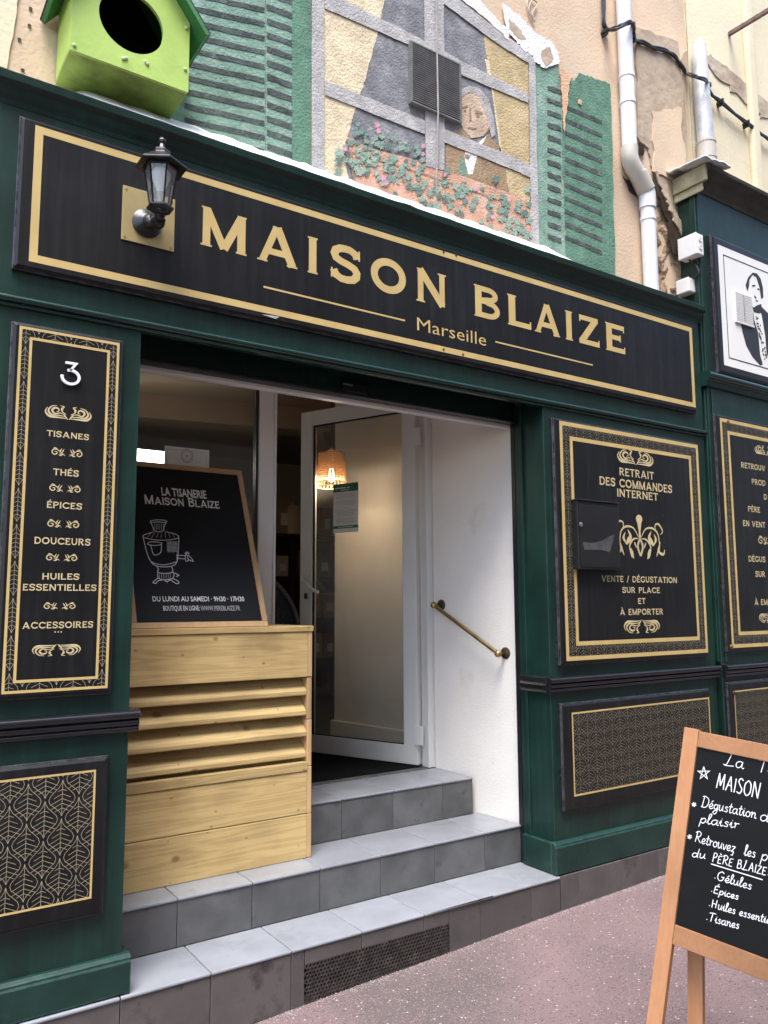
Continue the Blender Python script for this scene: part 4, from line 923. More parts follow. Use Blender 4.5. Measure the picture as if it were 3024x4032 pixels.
art('painted_shutter', pg, [[(330, -120), (573, -60), (573, 345), (330, 268)]], 1, .8)
art('painted_shutter', pg, [[(574, -60), (672, -30), (671, 372), (574, 345)]], 2, .8)
art('painted_fold', pg2, [[(630, -40), (671, -30), (670, 372), (630, 360)]], 3, .6)
sl = []
for kx in range(-7, 8):
    y = 131+30.6*kx
    sl.append([(398, y), (571, y+39), (571, y+50), (398, y+11)])
art('painted_slat', psl, sl, 4, 1.0, 7, True)
art('painted_slat', psl, [[(576, y+0), (630, y+19), (630, y+31), (576, y+12)] for y in [-50+30*i for i in range(13)]], 5, .9, 5, True)
# window
art('painted_pane', pblue, [[(699, -120), (699, 388), (1146, 542), (1140, 122), (1050, 60), (975, -10), (940, -120)]], 1, 0)
art('painted_curtain', pcream, [[(699, -120), (845, -120), (831, 0), (815, 73), (790, 170), (777, 205), (750, 294), (742, 330), (760, 420), (699, 388)]], 3, 1.5)
art('painted_curtain', ptan, [[(1041, 60), (1061, 188), (1081, 324), (1100, 420), (1120, 520), (1146, 542), (1140, 122), (1070, 70)]], 3, 1.5)
art('painted_curtain', pcream, [[(1046, 128), (1056, 132), (1085, 330), (1080, 330), (1062, 200)]], 4, .6)
# man
art('painted_man', pjack, [z2([(1255, 870), (1380, 840), (1440, 950), (1530, 885), (1605, 960), (1640, 1080), (1659, 1280), (1300, 1160), (1250, 1100)])], 4, 1)
art('painted_man', pwhite, [z2([(1395, 915), (1440, 955), (1525, 880), (1475, 965), (1440, 1080), (1425, 1140), (1395, 1140), (1370, 1020)])], 5, .5)
art('painted_man', pvest, [z2([(1365, 1010), (1395, 1140), (1340, 1150), (1335, 1080)])], 5, .5)
art('painted_man', pskin, [z2([(1340, 640), (1330, 760), (1365, 850), (1420, 905), (1500, 890), (1535, 830), (1530, 740), (1490, 640), (1430, 600)])], 6, .4, 4)
art('painted_hair', phair, [z2([(1333, 660), (1340, 590), (1400, 562), (1470, 578), (1530, 650), (1562, 770), (1575, 880), (1548, 905), (1520, 760), (1460, 625), (1400, 605), (1355, 640), (1340, 720)])], 7, .4, 4)
art('painted_features', pdark, [z2(q) for q in ([(1350, 700), (1395, 690), (1392, 704), (1352, 716)], [(1440, 725), (1490, 735), (1488, 750), (1440, 742)], [(1403, 700), (1412, 705), (1418, 790), (1400, 800), (1404, 780)], [(1395, 830), (1450, 838), (1446, 850), (1396, 842)], [(1365, 722), (1385, 722), (1380, 732), (1368, 732)], [(1448, 752), (1472, 756), (1466, 768), (1450, 764)], [(1500, 880), (1535, 825), (1538, 840), (1508, 890)], [(1372, 1010), (1410, 1018), (1395, 1040), (1375, 1030)])], 8, .2, 3)
# planter
art('painted_planter', pterra, [[(747, 294), (790, 318), (915, 353), (1097, 417), (1150, 440), (1150, 548), (763, 408), (757, 340)]], 9, 1)
art('painted_planter_rim', pdark, [[(750, 325), (920, 378), (1097, 440), (1097, 443), (920, 382), (752, 330)], [(753, 330), (760, 330), (768, 402), (762, 400)]], 10, .5)
# frame bars
art('painted_frame', pgrey, [[(672, -120), (699, -110), (699, 388), (672, 378)], [(700, -18), (882, 72), (882, 98), (700, 20)], [(882, 72), (988, 128), (988, 160), (882, 98)], [(988, 130), (1097, 183), (1140, 205), (1140, 224), (1097, 206), (988, 160)], [(700, 176), (916, 262), (916, 291), (700, 206)], [(957, 280), (1097, 336), (1143, 358), (1143, 384), (1097, 364), (957, 308)], [(930, -120), (975, -12), (1050, 48), (1148, 118), (1142, 138), (1095, 110), (1040, 72), (958, 10), (915, -60)]], 11, .8, split=True)
art('painted_frame', pgrey, [[(915, -70), (957, -60), (958, 100), (958, 370), (918, 360), (915, 100)], [(1140, 118), (1154, 128), (1163, 546), (1146, 541)]], 12, .8, split=True)
# ivy and flowers
rr = random.Random(21)
lf = {0: [], 1: [], 2: [], 3: []}
def ivy(cx, cy, r):
    n = 10; a0 = rr.uniform(0, 6); return [(cx+r*(1 if i % 2 else .55)*math.cos(a0+i*2*math.pi/n)*rr.uniform(.8, 1.15), cy+r*(1 if i % 2 else .6)*math.sin(a0+i*2*math.pi/n)*rr.uniform(.8, 1.15)) for i in range(n)]
for i in range(190):
    t = rr.random(); x = 722+t*425; base = 300+(x-722)*.40
    y = base+rr.gauss(22, 24)
    if x < 760: y = rr.uniform(310, 385)
    if y > 395+(x-722)*.33: continue
    lf[rr.choice((0, 0, 1, 1, 2, 3))].append(ivy(x, y, rr.uniform(5, 11)))
for i in range(40): x = rr.uniform(765, 915); lf[rr.choice((0, 1))].append(ivy(x, 292+(x-765)*.26+rr.gauss(0, 16), rr.uniform(5, 9)))
for q, m in lf.items():
    art('painted_ivy', pleaf[q], m, 14+q, 0)
art('painted_flower', ppink, [ivy(x, y, r) for x, y, r in ((812, 272, 8), (815, 285, 8), (742, 325, 7), (911, 318, 6), (911, 335, 6), (825, 388, 8), (832, 398, 7), (958, 380, 6), (955, 465, 7), (1025, 410, 6), (1060, 470, 6))], 19, 0)
# right shutter, peeling
art('painted_shutter', pg, [z3([(170, 400), (320, 408), (332, 560), (345, 700), (350, 1150), (372, 1665), (195, 1600)])], 1, 1.5, 8)
art('painted_shutter', pg2, [z3([(400, 488), (425, 520), (450, 465), (540, 495), (650, 535), (668, 1000), (686, 1790), (372, 1665), (345, 860), (372, 700), (385, 560)])], 2, 1.8, 8)
art('painted_slat', psl, [z3([(362, y), (598, y+100), (600, y+128), (362, y+26)]) for y in [670+83*i for i in range(11)]], 4, .8, 6, True)
art('painted_slat', psl, [z3([(250, y), (335, y+28), (338, y+60), (252, y+28)]) for y in [545+79*i for i in range(13)]], 5, 1.2, 5, True)
art('peeled_patch', pwhite, [z3([(-40, 20), (80, 120), (170, 215), (270, 270), (315, 335), (322, 412), (240, 440), (165, 402), (155, 360), (100, 330), (40, 260), (-20, 190)])], 13, 2.2, 7)
art('peeled_patch', plaster_tan, [z3([(0, 130), (60, 180), (110, 260), (60, 250), (0, 180)]), z3([(205, 330), (255, 300), (285, 380), (235, 436), (210, 390)])], 15, 2, 6, True)
art('peeled_patch', porange, [z3([(325, 420), (395, 490), (385, 560), (370, 690), (352, 860), (345, 760), (340, 640), (330, 540)]), z3([(440, 640), (465, 640), (462, 672), (444, 665)])], 13, 1.4, 6)
art('peeled_patch', pwhite, [[(935, -60), (1000, -30), (1060, 30), (1097, 70), (1097, 88), (1050, 44), (985, -5)]], 14, 2.5, 7)
# pale cracked stone strip at the left edge
patch('pale_render', [(-60, -80), (48, -70), (30, 60), (15, 150), (-60, 130)], stucco_w, bld, WY-.004, .008, 1.5, 5, 20)
# screw holes in the plaster left of the nest box
for q in ((66, 19), (63.6, 55.7), (33, 9), (30, 41), (42, 86), (49, 152)):
    v = PY(*q, WY-.006); MB().lathe([(.006, 0), (.007, .004), (.003, .004)], (v.x, WY-.004, v.z), 8, (0, -1, 0)).build('wall_plug', brass_dark, bld)

# ---------------------------------------------------------------- vent in the mural
vt = thing('mural_vent', 'dark rectangular louvre vent set into the painted window', 'vent', (2.3, WY, 3.75))
A = Wm([(883, 96), (987, 146), (988, 266), (884, 225)]); vx0, vx1 = A[0][0], A[1][0]; vz1, vz0 = (A[0][1]+A[1][1])/2, (A[2][1]+A[3][1])/2
yb = WY-.02
box('vent_back', hole_m, (vx0, vx1, yb, WY, vz0, vz1), vt)
sl = MB(); n = 27
for i in range(n):
    z = vz0+(vz1-vz0)*(i+.5)/n; sl.hexa([(vx0+.004, yb-.012, z-.0045), (vx1-.004, yb-.012, z-.0045), (vx1-.004, yb-.001, z), (vx0+.004, yb-.001, z)], [(vx0+.004, yb-.012, z-.002), (vx1-.004, yb-.012, z-.002), (vx1-.004, yb-.001, z+.0025), (vx0+.004, yb-.001, z+.0025)])
tag(sl.build('louvre', M('dark_grey_louvre', (.26, .26, .25), .6, .2, 20, 0), vt), kind='stuff')
fr = MB()
for b in ((vx0-.006, vx0+.004, vz0-.006, vz1+.006), (vx1-.004, vx1+.006, vz0-.006, vz1+.006), (vx0+.004, vx1-.004, vz1-.002, vz1+.006), (vx0+.004, vx1-.004, vz0-.006, vz0+.002)): fr.box(b[0], b[1], yb-.014, WY-.001, b[2], b[3])
fr.build('vent_frame', M('grey_painted_frame', (.13, .13, .125), .7, .2, 20, .1, 60), vt)
xw = PY(935, 150, WY).x
t = MB().tube([(xw-.004, yb-.02, 4.6), (xw-.002, yb-.018, vz1), (xw, yb-.018, vz0), (xw+.003, WY-.016, 3.5), (xw+.003, WY-.012, 3.33)], .0045, 6)
tag(t.build('wall_wire', M('grey_wire', (.32, .29, .27), .7, .2, 20, .1), smooth=True), 'thin grey wire running straight down across the mural vent', 'wire')
t = MB().tube(smooth_path([Wm([q])[0] and Vector((PY(*q, WY-.012).x, WY-.014, PY(*q, WY-.012).z)) for q in ((1150, -25), (1138, 8), (1146, 35), (1155, 48), (1149, 30), (1160, 10), (1150, 0), (1142, 20), (1152, 40))]), .0035, 6)
tag(t.build('wire_loop', M('cream_wire', (.5, .42, .34), .7, .2, 20, .1), smooth=True), 'small tangled loop of pale wire hanging on the stucco above the mural', 'wire')

# ---------------------------------------------------------------- drainpipes
def pipe_pts(px, y): return [Vector((PY(a, b, y).x, y, PY(a, b, y).z)) for a, b in px]
dp = thing('drainpipe', 'pale grey plastic drainpipe with two elbows right of the mural', 'drainpipe', (3.8, .1, 3.2))
yp_ = WY-.055
c = pipe_pts([(1345, 60), (1365, 345), (1386, 385), (1397, 420), (1408, 632)], yp_)
x1_ = .5*(c[0].x+c[1].x); x2_ = .5*(c[3].x+c[4].x)
MB().tube([(x1_, yp_, 8.4), (x1_, yp_, c[1].z)], .043, 18).build('pipe', pvc, dp, smooth=True)
MB().tube([(x2_, yp_, c[3].z), (x2_, yp_, 3.185)], .043, 18).build('pipe', pvc, dp, smooth=True)
e1 = smooth_path([(x1_, yp_, c[1].z+.07), (x1_, yp_, c[1].z), (x1_+.25*(x2_-x1_), yp_, c[1].z-.055), (x1_+.75*(x2_-x1_), yp_, c[3].z+.055)], 4)
MB().tube(e1, .049, 18).build('elbow', pvc_b, dp, smooth=True)
MB().tube([(x1_+.45*(x2_-x1_), yp_, c[1].z-.09+.02), (x1_+.95*(x2_-x1_), yp_, c[3].z+.02)], .054, 18).build('elbow_socket', pvc_b, dp, smooth=True)
e2 = smooth_path([(x1_+.8*(x2_-x1_), yp_, c[3].z+.045), (x2_, yp_, c[3].z), (x2_, yp_, c[3].z-.09)], 4)
MB().tube(e2, .049, 18).build('elbow', pvc, dp, smooth=True)
for z, x in ((PY(1352, 220, yp_).z, x1_), (PY(1345, 62, yp_).z-.3, x1_), (PY(1403, 475, yp_).z, x2_), (PY(1345, 62, yp_).z+1.2, x1_)):
    m = MB().lathe([(.0445, -.012), (.047, -.012), (.047, .012), (.0445, .012)], (x, yp_, z), 18); m.box(x-.006, x+.006, yp_+.04, WY, z-.008, z+.008); m.build('pipe_band', pvc, dp, smooth=False)
d2 = thing('drainpipe', 'dented zinc drainpipe in a beige plastic sleeve at the upper right', 'drainpipe', (4.4, .1, 4.1))
c = pipe_pts([(1512, 95), (1522, 300), (1528, 312), (1532, 415)], .09); xm = sum(v.x for v in c)/4
MB().tube([(c[0].x-.02, .09, c[0].z+.02), (c[0].x-.01, .09, c[0].z-.02), (xm-.02, .09, c[1].z+.4), (xm, .09, c[1].z-.05)], [.02, .042, .05, .052], 16).build('zinc_pipe', zinc, d2, smooth=True)
MB().tube([(xm, .09, c[2].z), (xm, .09, 4.07)], .058, 18).build('sleeve', pvc_b, d2, smooth=True)
for py in (312, 345, 376): v = PY(1530, py, .09); MB().lathe([(.058, -.008), (.061, -.008), (.061, .008), (.058, .008)], (xm, .09, v.z), 18).build('sleeve_ring', pvc_b, d2)
box('pipe_bracket', steel, (xm-.01, xm+.01, .13, .16, c[1].z+.2, c[1].z+.23), d2)
pz = PY(1450, 640, .06)
t = MB().tube([(PY(1418, 628, .08).x, .08, 3.212), (PY(1476, 648, .08).x, .08, 3.212)], .021, 14)
tag(t.build('plastic_duct', M('cream_duct', (.62, .54, .42), .5, .05, 5, 0), smooth=True), 'short cream plastic duct lying along the cornice below the white boxes', 'duct')
# junction boxes on the return of the neighbour's fascia
def jbox(px0, px1, y0, h, label, knobs):
    A = PX(px0, y0, NX-.02); zc = A.z; yy = A.y
    tt = thing('junction_box', label, 'junction box', (NX-.02, yy, zc), group=None)
    w_ = px1
    box('case', box_m, (NX-.062, NX-.0005, yy-w_/2, yy+w_/2, zc-h/2, zc+h/2), tt, .006)
    box('lid', box_m, (NX-.075, NX-.0622, yy-w_/2-.002, yy+w_/2+.002, zc-h/2-.002, zc+h/2+.002), tt, .005)
    for i in range(knobs): MB().lathe([(.013, 0), (.013, .004), (.009, .0042), (.009, .002)], (NX-.035, yy-w_/2-.0005, zc+h*(.22-.38*i)), 12, (0, -1, 0)).build('cable_knockout', box_m, tt)
    return yy, zc
j1 = jbox(1496, .125, 537, .13, 'larger white square junction box beside the portrait shopfront corner', 2)
j2 = jbox(1486, .085, 622, .085, 'smaller white junction box just above the cornice end', 0)
t = MB().tube(smooth_path([(NX-.03, j1[0]+.02, j1[1]-.066), (NX-.03, j1[0]-.03, j1[1]-.13), (NX-.028, j1[0]-.035, j1[1]-.18), (NX-.03, j2[0], j2[1]+.043)]), .006, 8)
tag(t.build('box_cable', cable_m, smooth=True), 'short black cable looping between the two white junction boxes', 'cable')
# cable bundle
def bundle(px, y, r, label, n=3, seed=0):
    P = smooth_path([Vector((PY(a, b, yy).x, yy, PY(a, b, yy).z)) for a, b, yy in px], 7)
    tt = thing('cable_bundle', label, 'cable', tuple(P[-1]))
    for i in range(n):
        Q = [p+Vector((math.cos(j*.22+i*2.1)*r*1.05, -abs(math.sin(j*.22+i*2.1))*r*1.0, math.sin(j*.22+i*2.1)*r*1.05)) for j, p in enumerate(P)]
        MB().tube(Q, r, 7).build('strand', cable_m, tt, smooth=True)
    return tt
yc = WY-.022; yo = yp_-.062
cb = bundle([(1303, -60, yc), (1303, 20, yc), (1304, 55, yc), (1312, 64, yc), (1330, 62, yo), (1352, 51, yo), (1366, 52, yo), (1368, 70, yc), (1366, 85, yc), (1385, 92, yc), (1410, 103, yc), (1440, 112, yc), (1458, 125, yc), (1472, 145, yc), (1484, 160, yc), (1500, 166, .02), (1520, 173, .02), (1532, 183, .1), (1528, 190, .12), (1535, 204, .12), (1556, 222, .125), (1600, 258, .125), (1640, 288, .125), (1690, 325, .125)], yc, .0075, 'twisted black cable bundle looping over both drainpipes', 3)
for q, yy in (((1306, 70), yc), ((1366, 86), yc), ((1556, 222), .13), ((1612, 268), .13)):
    v = PY(*q, yy); m = MB().box(v.x-.012, v.x+.012, v.y-.02, v.y+.03, v.z-.006, v.z+.006); m.box(v.x-.005, v.x+.005, v.y-.024, v.y+.03, v.z-.025, v.z+.02); m.build('cable_clip', cable_m, cb)
# iron arm at the top right
A = PY(1576, 73, .15); br = thing('iron_arm', 'rusty iron bracket arm reaching out from the cream wall at top right', 'bracket', tuple(A))
ir = M('rusty_iron', (.17, .11, .1), .7, .3, 20, .3, 60)
B = PY(1680, 10, -.25)
d = (B-A).normalized(); MB().tube([A+Vector((0, .02, 0)), A+d*.9], .017, 4).build('arm', ir, br)
v = A+d*.62
MB().tube(smooth_path([v, v+Vector((.01, 0, -.06)), v+Vector((.0, 0, -.16)), v+Vector((.03, 0, -.3))]), .003, 5).build('wire', ir, br, smooth=True)

# ---------------------------------------------------------------- nest box
lime = M('lime_green_paint', (.4, .57, .12), .6, .1, 5, .12, 60, stain=((.27, .46, .07), 6, .6, .2)); limeb = M('dark_lime_underside', (.26, .38, .07), .75, .25, 7, .2, 50, stain=((.08, .085, .03), 5, .45, .3))  # floor board takes a darker, blotchier lime
roofg = M('roof_green_paint', (.03, .17, .05), .5, .2, 8, .1, 60); felt = M('dark_roof_felt', (.02, .03, .025), .9, .3, 20, .6, 120)
bk = PY(103, 177, WY-.01); bz = bk.z; f_l = PZ(152, 103, bz); f_r = PZ(405, 202, bz)
yf = (f_l.y+f_r.y)/2; xl, xr = f_l.x, f_r.x; wd = xr-xl
nbx = thing('nest_box', 'large lime green wooden nest box with a round hole above the sign', 'nest box', ((xl+xr)/2, .1, bz))
zs = PY(407, 50, yf).z; za = zs+wd/2*1.3; xm = (xl+xr)/2; th = .014
hc = PY(285, 48, yf); hr = (x_on(355, hc.z, yf)-x_on(216, hc.z, yf))/2
# front with a round hole: ring of quads between hole and outline
fm = MB(); n = 48; outl = []
corners = [(xr, bz), (xr, zs), (xm, za), (xl, zs), (xl, bz)]
def hit(a):
    dx, dz = math.cos(a), math.sin(a); best = 9
    for i in range(5):
        (ax, az), (bx, bz_) = corners[i], corners[(i+1) % 5]; ex, ez = bx-ax, bz_-az; den = dx*ez-dz*ex
        if abs(den) < 1e-9: continue
        t = ((ax-hc.x)*ez-(az-hc.z)*ex)/den; u = ((ax-hc.x)*dz-(az-hc.z)*dx)/den
        if t > 0 and -1e-6 <= u <= 1+1e-6: best = min(best, t)
    return (hc.x+dx*best, hc.z+dz*best)
angs = sorted([2*math.pi*i/n for i in range(n)]+[math.atan2(z-hc.z, x-hc.x) % (2*math.pi) for x, z in corners]); N_ = len(angs)
for yy in (yf, yf+th):
    for a in angs: fm.v.append((hc.x+hr*math.cos(a), yy, hc.z+hr*math.sin(a)))
    for a in angs: x, z = hit(a); fm.v.append((x, yy, z))
for i in range(N_):
    j = (i+1) % N_
    fm.f += [(i, j, N_+j, N_+i), (2*N_+i, 3*N_+i, 3*N_+j, 2*N_+j), (i, 2*N_+i, 2*N_+j, j), (N_+i, N_+j, 3*N_+j, 3*N_+i)]
fm.build('front', lime, nbx)
yb_ = WY-.009
box('side', lime, (xl, xl+th, yf+th+.0005, yb_, bz+th+.001, zs), nbx, .001); box('side', lime, (xr-th, xr, yf+th+.0005, yb_, bz+th+.001, zs), nbx, .001)
box('floor', limeb, (xl, xr, yf+.001+th, yb_, bz, bz+th), nbx, .001); nin = M('nest_inside_shade', (.012, .008, .008), .95, .2, 9, .1, spec=0)  # near-black colour stands for the unlit inside of the box
MB().prism([(xl+th, yb_-.012, bz+th), (xr-th, yb_-.012, bz+th), (xr-th, yb_-.012, zs), (xm, yb_-.012, za-.003), (xl+th, yb_-.012, zs)], (0, .012, 0)).build('back', nin, nbx)
box('shade_lining', nin, (xl+th+.0005, xl+th+.003, yf+th+.001, yb_-.0125, bz+th+.0005, zs), nbx); box('shade_lining', nin, (xr-th-.003, xr-th-.0005, yf+th+.001, yb_-.0125, bz+th+.0005, zs), nbx)  # added panels that paint the inside as dark as its shade
box('shade_lining', nin, (xl+th+.0035, xr-th-.0035, yf+th+.001, yb_-.0125, bz+th+.0005, bz+th+.003), nbx)
sl_ = (za-zs)/(wd/2); ov = .045
for s in (-1, 1):
    e = Vector((xm+s*(wd/2+ov), 0, zs-sl_*ov)); p_ = Vector((xm, 0, za))
    for nm, mt, o0, o1 in (('roof_board', roofg, .001, .016), ('roof_felt', felt, .0165, .022)):
        nn = Vector((s*sl_, 0, 1)).normalized()
        a = [p_+nn*o0, e+nn*o0, e+nn*o1, p_+nn*o1]
        pts = [(v.x, yf-.05, v.z) for v in a]
        rf_ = MB().prism(pts if s > 0 else pts[::-1], (0, yb_-yf+.05, 0)).build(nm, mt, nbx if nm == 'roof_board' else rf_)
for q in ((483, 397-15), (505, 380), (573, 405), (580, 412)):
    v = PY(q[0]/1.8228, (q[1]/1.659*1.0)/1.8228*1.0+0, yf)
for q in ((266, 127), (272, 126), (315, 134), (318, 138), (160, 98), (402, 61), (400, 150)):
    v = PY(*q, yf); MB().lathe([(.007, 0), (.006, .004), (.002, .006)], (v.x, yf-.0005, v.z), 8, (0, -1, 0)).build('screw_cap', M('pale_lime_cap', (.5, .6, .3), .6, .1, 9, 0), nbx, smooth=True)

# ---------------------------------------------------------------- wall lantern on the sign
lan = thing('wall_lantern', 'black six sided wall lantern with clear bulb on a brass plate', 'lantern', (.82, -.05, 2.75))
A, B, C_ = PY(264, 405), PY(378, 427), PY(262, 515)
px0, px1 = (A.x+C_.x)/2, B.x; pz1, pz0 = (A.z+PY(378, 427).z)/2, (C_.z+PY(376, 547).z)/2
bp_ = M('satin_brass_plate', (.40, .31, .14), .45, .1, 8, .02, 60, metal=.35)
bpl = box('backplate', bp_, (px0, px1, -.004, -.0005, pz0, pz1), lan, .001)
for x in (px0+.012, px1-.012):
    for z in (pz0+.012, pz1-.012): MB().lathe([(.004, 0), (.003, .002)], (x, -.0042, z), 8, (0, -1, 0)).build('screw', brass, bpl)
blk = M('gloss_black_casting', (.009, .009, .01), .34, .15, 15, .06, 60)
LY = -.15; ctr = PY(346, 448, LY); cx = ctr.x; zb_ = ctr.z                   # bottom of the lamp body
zt_ = 1.45+(PY(350, 362, LY).z-1.45); top = PY(350, 312, LY).z
rw = (PY(408, 372, LY).x-PY(288, 352, LY).x)/2*.92
rb_ = .62*rw*.62; rt = .62*rw
# roof
MB().lathe([(rw, zt_-.004), (rw, zt_+.002), (rw*.42, zt_+.042), (rw*.34, zt_+.046), (rw*.34, zt_+.058), (.012, zt_+.07), (.008, zt_+.085), (.012, zt_+.09), (.014, zt_+.097), (.008, zt_+.106), (.002, zt_+.108)], (cx, LY, 0), 6, off=R(30)).build('roof', blk, lan, bevel=.001)
MB().lathe([(rt*.9, zt_-.012), (rt+.006, zt_-.012), (rt+.006, zt_-.0045), (rt*.9, zt_-.0045)], (cx, LY, 0), 6, off=R(30), cap=True).build('roof_collar', blk, lan)
MB().lathe([(.016, zb_-.022), (.03, zb_-.016), (rb_+.012, zb_-.006), (rb_+.012, zb_), (rb_, zb_+.002)], (cx, LY, 0), 6, off=R(30)).build('bottom_cup', blk, lan)
for i in range(6):
    q = R(30+60*i); q2 = R(90+60*i)
    a = Vector((cx+rb_*math.cos(q), LY+rb_*math.sin(q), zb_+.001)); b = Vector((cx+rt*math.cos(q), LY+rt*math.sin(q), zt_-.012))
    MB().tube([a, b], .0035, 4).build('glazing_bar', blk, lan)
    a2 = Vector((cx+rb_*math.cos(q2), LY+rb_*math.sin(q2), zb_+.001)); b2 = Vector((cx+rt*math.cos(q2), LY+rt*math.sin(q2), zt_-.012))
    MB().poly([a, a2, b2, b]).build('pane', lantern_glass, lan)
bm = M('opal_bulb', (.88, .88, .86), .15, .02, 5, 0)
zc_ = (zb_+zt_)/2
MB().lathe([(.012, zb_+.002), (.014, zb_+.05), (.013, zb_+.055)], (cx, LY, 0), 14).build('bulb_socket', M('socket_brass', (.45, .38, .25), .4, .1, 9, 0, metal=.6), lan, smooth=True)
MB().lathe([(.013, zb_+.053), (.016, zb_+.066), (.024, zb_+.086), (.031, zb_+.106), (.032, zb_+.122), (.025, zb_+.138), (.012, zb_+.147), (.001, zb_+.149)], (cx, LY, 0), 18).build('bulb', bm, lan, smooth=True)
# scroll arm and oval wall rose
rc = PY(318, 482, -.01)
MB().lathe([(.052, 0), (.052, .006), (.044, .012), (.038, .014), (.03, .024), (.018, .03)], (rc.x, -.0045, rc.z), 22, (0, -1, 0)).build('wall_rose', blk, lan, smooth=True)
ap = smooth_path([(rc.x, -.03, rc.z), (rc.x+.004, -.06, rc.z-.022), (rc.x+.01, -.1, rc.z-.028), (cx, LY-.005, rc.z-.012), (cx, LY, zb_-.02)], 6)
arm_ = MB().tube(ap, [.02+.006*math.sin(i*.7) for i in range(len(ap))], 12).build('arm', blk, lan, smooth=True)
MB().lathe([(.012, 0), (.024, -.008), (.026, -.014), (.014, -.022), (.013, -.028), (.008, -.034), (.001, -.036)], (cx, LY, rc.z-.004), 14).build('arm_finial', blk, arm_, smooth=True)
MB().lathe([(.014, 0), (.02, .006), (.014, .014), (.018, .02), (.012, .03)], (cx, LY, zb_-.05), 14).build('arm_collar', blk, arm_, smooth=True)
# ---------------------------------------------------------------- glazed door and fixed light
DY = .844
df = thing('door_frame', 'white aluminium door frame with a fixed glass light behind the crate', 'door frame', (1.8, DY, RF))
ml_ = box('mullion', alu, (1.655, 1.752, DY, DY+.06, RF+.001, 2.62), df, .003)
box('mullion_bead', alu, (1.735, 1.7415, DY-.006, DY-.0005, RF+.002, 2.618), ml_, .001)
box('gasket', black_p, (1.6425, 1.6545, DY+.01, DY+.04, RF+.06, 2.62), ml_)
box('jamb_post', alu, (2.682, 2.722, DY, DY+.06, RF+.001, 2.62), df, .003)
box('head_rail', alu, (.80, 2.722, DY, DY+.06, 2.621, 2.70), df, .003)
box('bottom_rail', alu, (.80, 1.6545, DY, DY+.06, RF+.001, RF+.058), df, .003)
box('head_filler', white_wall, (.785, 2.88, DY+.001, DY+.05, 2.701, 3.02), df)
box('wall_filler', white_wall, (2.7225, 3.02, DY+.002, DY+.05, RF, 2.70), df)
box('pane', clear, (.80, 1.642, DY+.022, DY+.028, RF+.058, 2.62), df)
# the open leaf: local axis along the leaf
H = Vector((2.668, .905, 0)); Fv = Vector((2.352, 1.682, 0)); U = (Fv-H).normalized(); Nl = Vector((U.y, -U.x, 0)); Lw = (Fv-H).length
Nl = Nl if Nl.x < 0 else -Nl                     # face seen from the street
dl = thing('glass_door', 'white framed glass door standing open inwards with a notice', 'door', (2.5, 1.3, RF))
def lbox(name, mat, a0, a1, z0, z1, n0, n1, bevel=.002, parent=dl):
    q = [H+U*a0+Nl*n0, H+U*a1+Nl*n0, H+U*a1+Nl*n1, H+U*a0+Nl*n1]
    return MB().hexa([v+Vector((0, 0, z0)) for v in q], [v+Vector((0, 0, z1)) for v in q]).build(name, mat, parent, bevel)
LT = PX(648, 893, Fv.x).z; LT = PY(648, 893, Fv.y).z
z0 = RF+.012
hs_ = lbox('stile', alu, 0, .088, z0, LT, -.025, .025); fs_ = lbox('stile', alu, Lw-.088, Lw, z0, LT, -.025, .025)
lbox('rail', alu, .0885, Lw-.0885, z0, z0+.1, -.0245, .0245); lbox('rail', alu, .0885, Lw-.0885, LT-.09, LT, -.0245, .0245)
lbox('pane', glare_glass, .0885, Lw-.0885, z0+.1, LT-.09, -.003, .003, 0)
gk = MB()
for a0, a1, b0, b1 in ((.0885, .096, z0+.1, LT-.09), (Lw-.1, Lw-.0885, z0+.1, LT-.09), (.096, Lw-.1, z0+.1, z0+.106), (.096, Lw-.1, LT-.1, LT-.09)):
    q = [H+U*a0+Nl*.004, H+U*a1+Nl*.004, H+U*a1+Nl*.012, H+U*a0+Nl*.012]; gk.hexa([v+Vector((0, 0, b0)) for v in q], [v+Vector((0, 0, b1)) for v in q])
gk.build('gasket', black_p, dl)
for z in (RF+.17, 1.45+.95):
    lbox('hinge', alu, -.04, .012, z-.05, z+.05, .0255, .036, parent=hs_)
hz_ = PP(655, 1250, H, Nl); a_ = Lw-.05
lbox('handle_plate', alu, a_-.016, a_+.016, hz_.z-.035, hz_.z+.03, .0255, .033, parent=fs_)
b_ = H+U*a_; zz_ = hz_.z
MB().tube(smooth_path([b_+Nl*.03+Vector((0, 0, zz_)), b_+Nl*.06+Vector((0, 0, zz_)), b_-U*.03+Nl*.065+Vector((0, 0, zz_-.03)), b_-U*.085+Nl*.06+Vector((0, 0, zz_-.075)), b_-U*.12+Nl*.06+Vector((0, 0, zz_-.085))], 5), .010, 10).build('handle', alu, fs_, smooth=True)
lbox('lock_cylinder', brass_dark, a_-.01, a_+.01, zz_-.125, zz_-.09, .0255, .034, parent=fs_)
v = PP(672, 1247, H, Nl); MB().lathe([(.022, 0), (.02, .006), (.012, .008)], v+Nl*.004, 16, Nl).build('brass_oval', brass, dl, smooth=True)
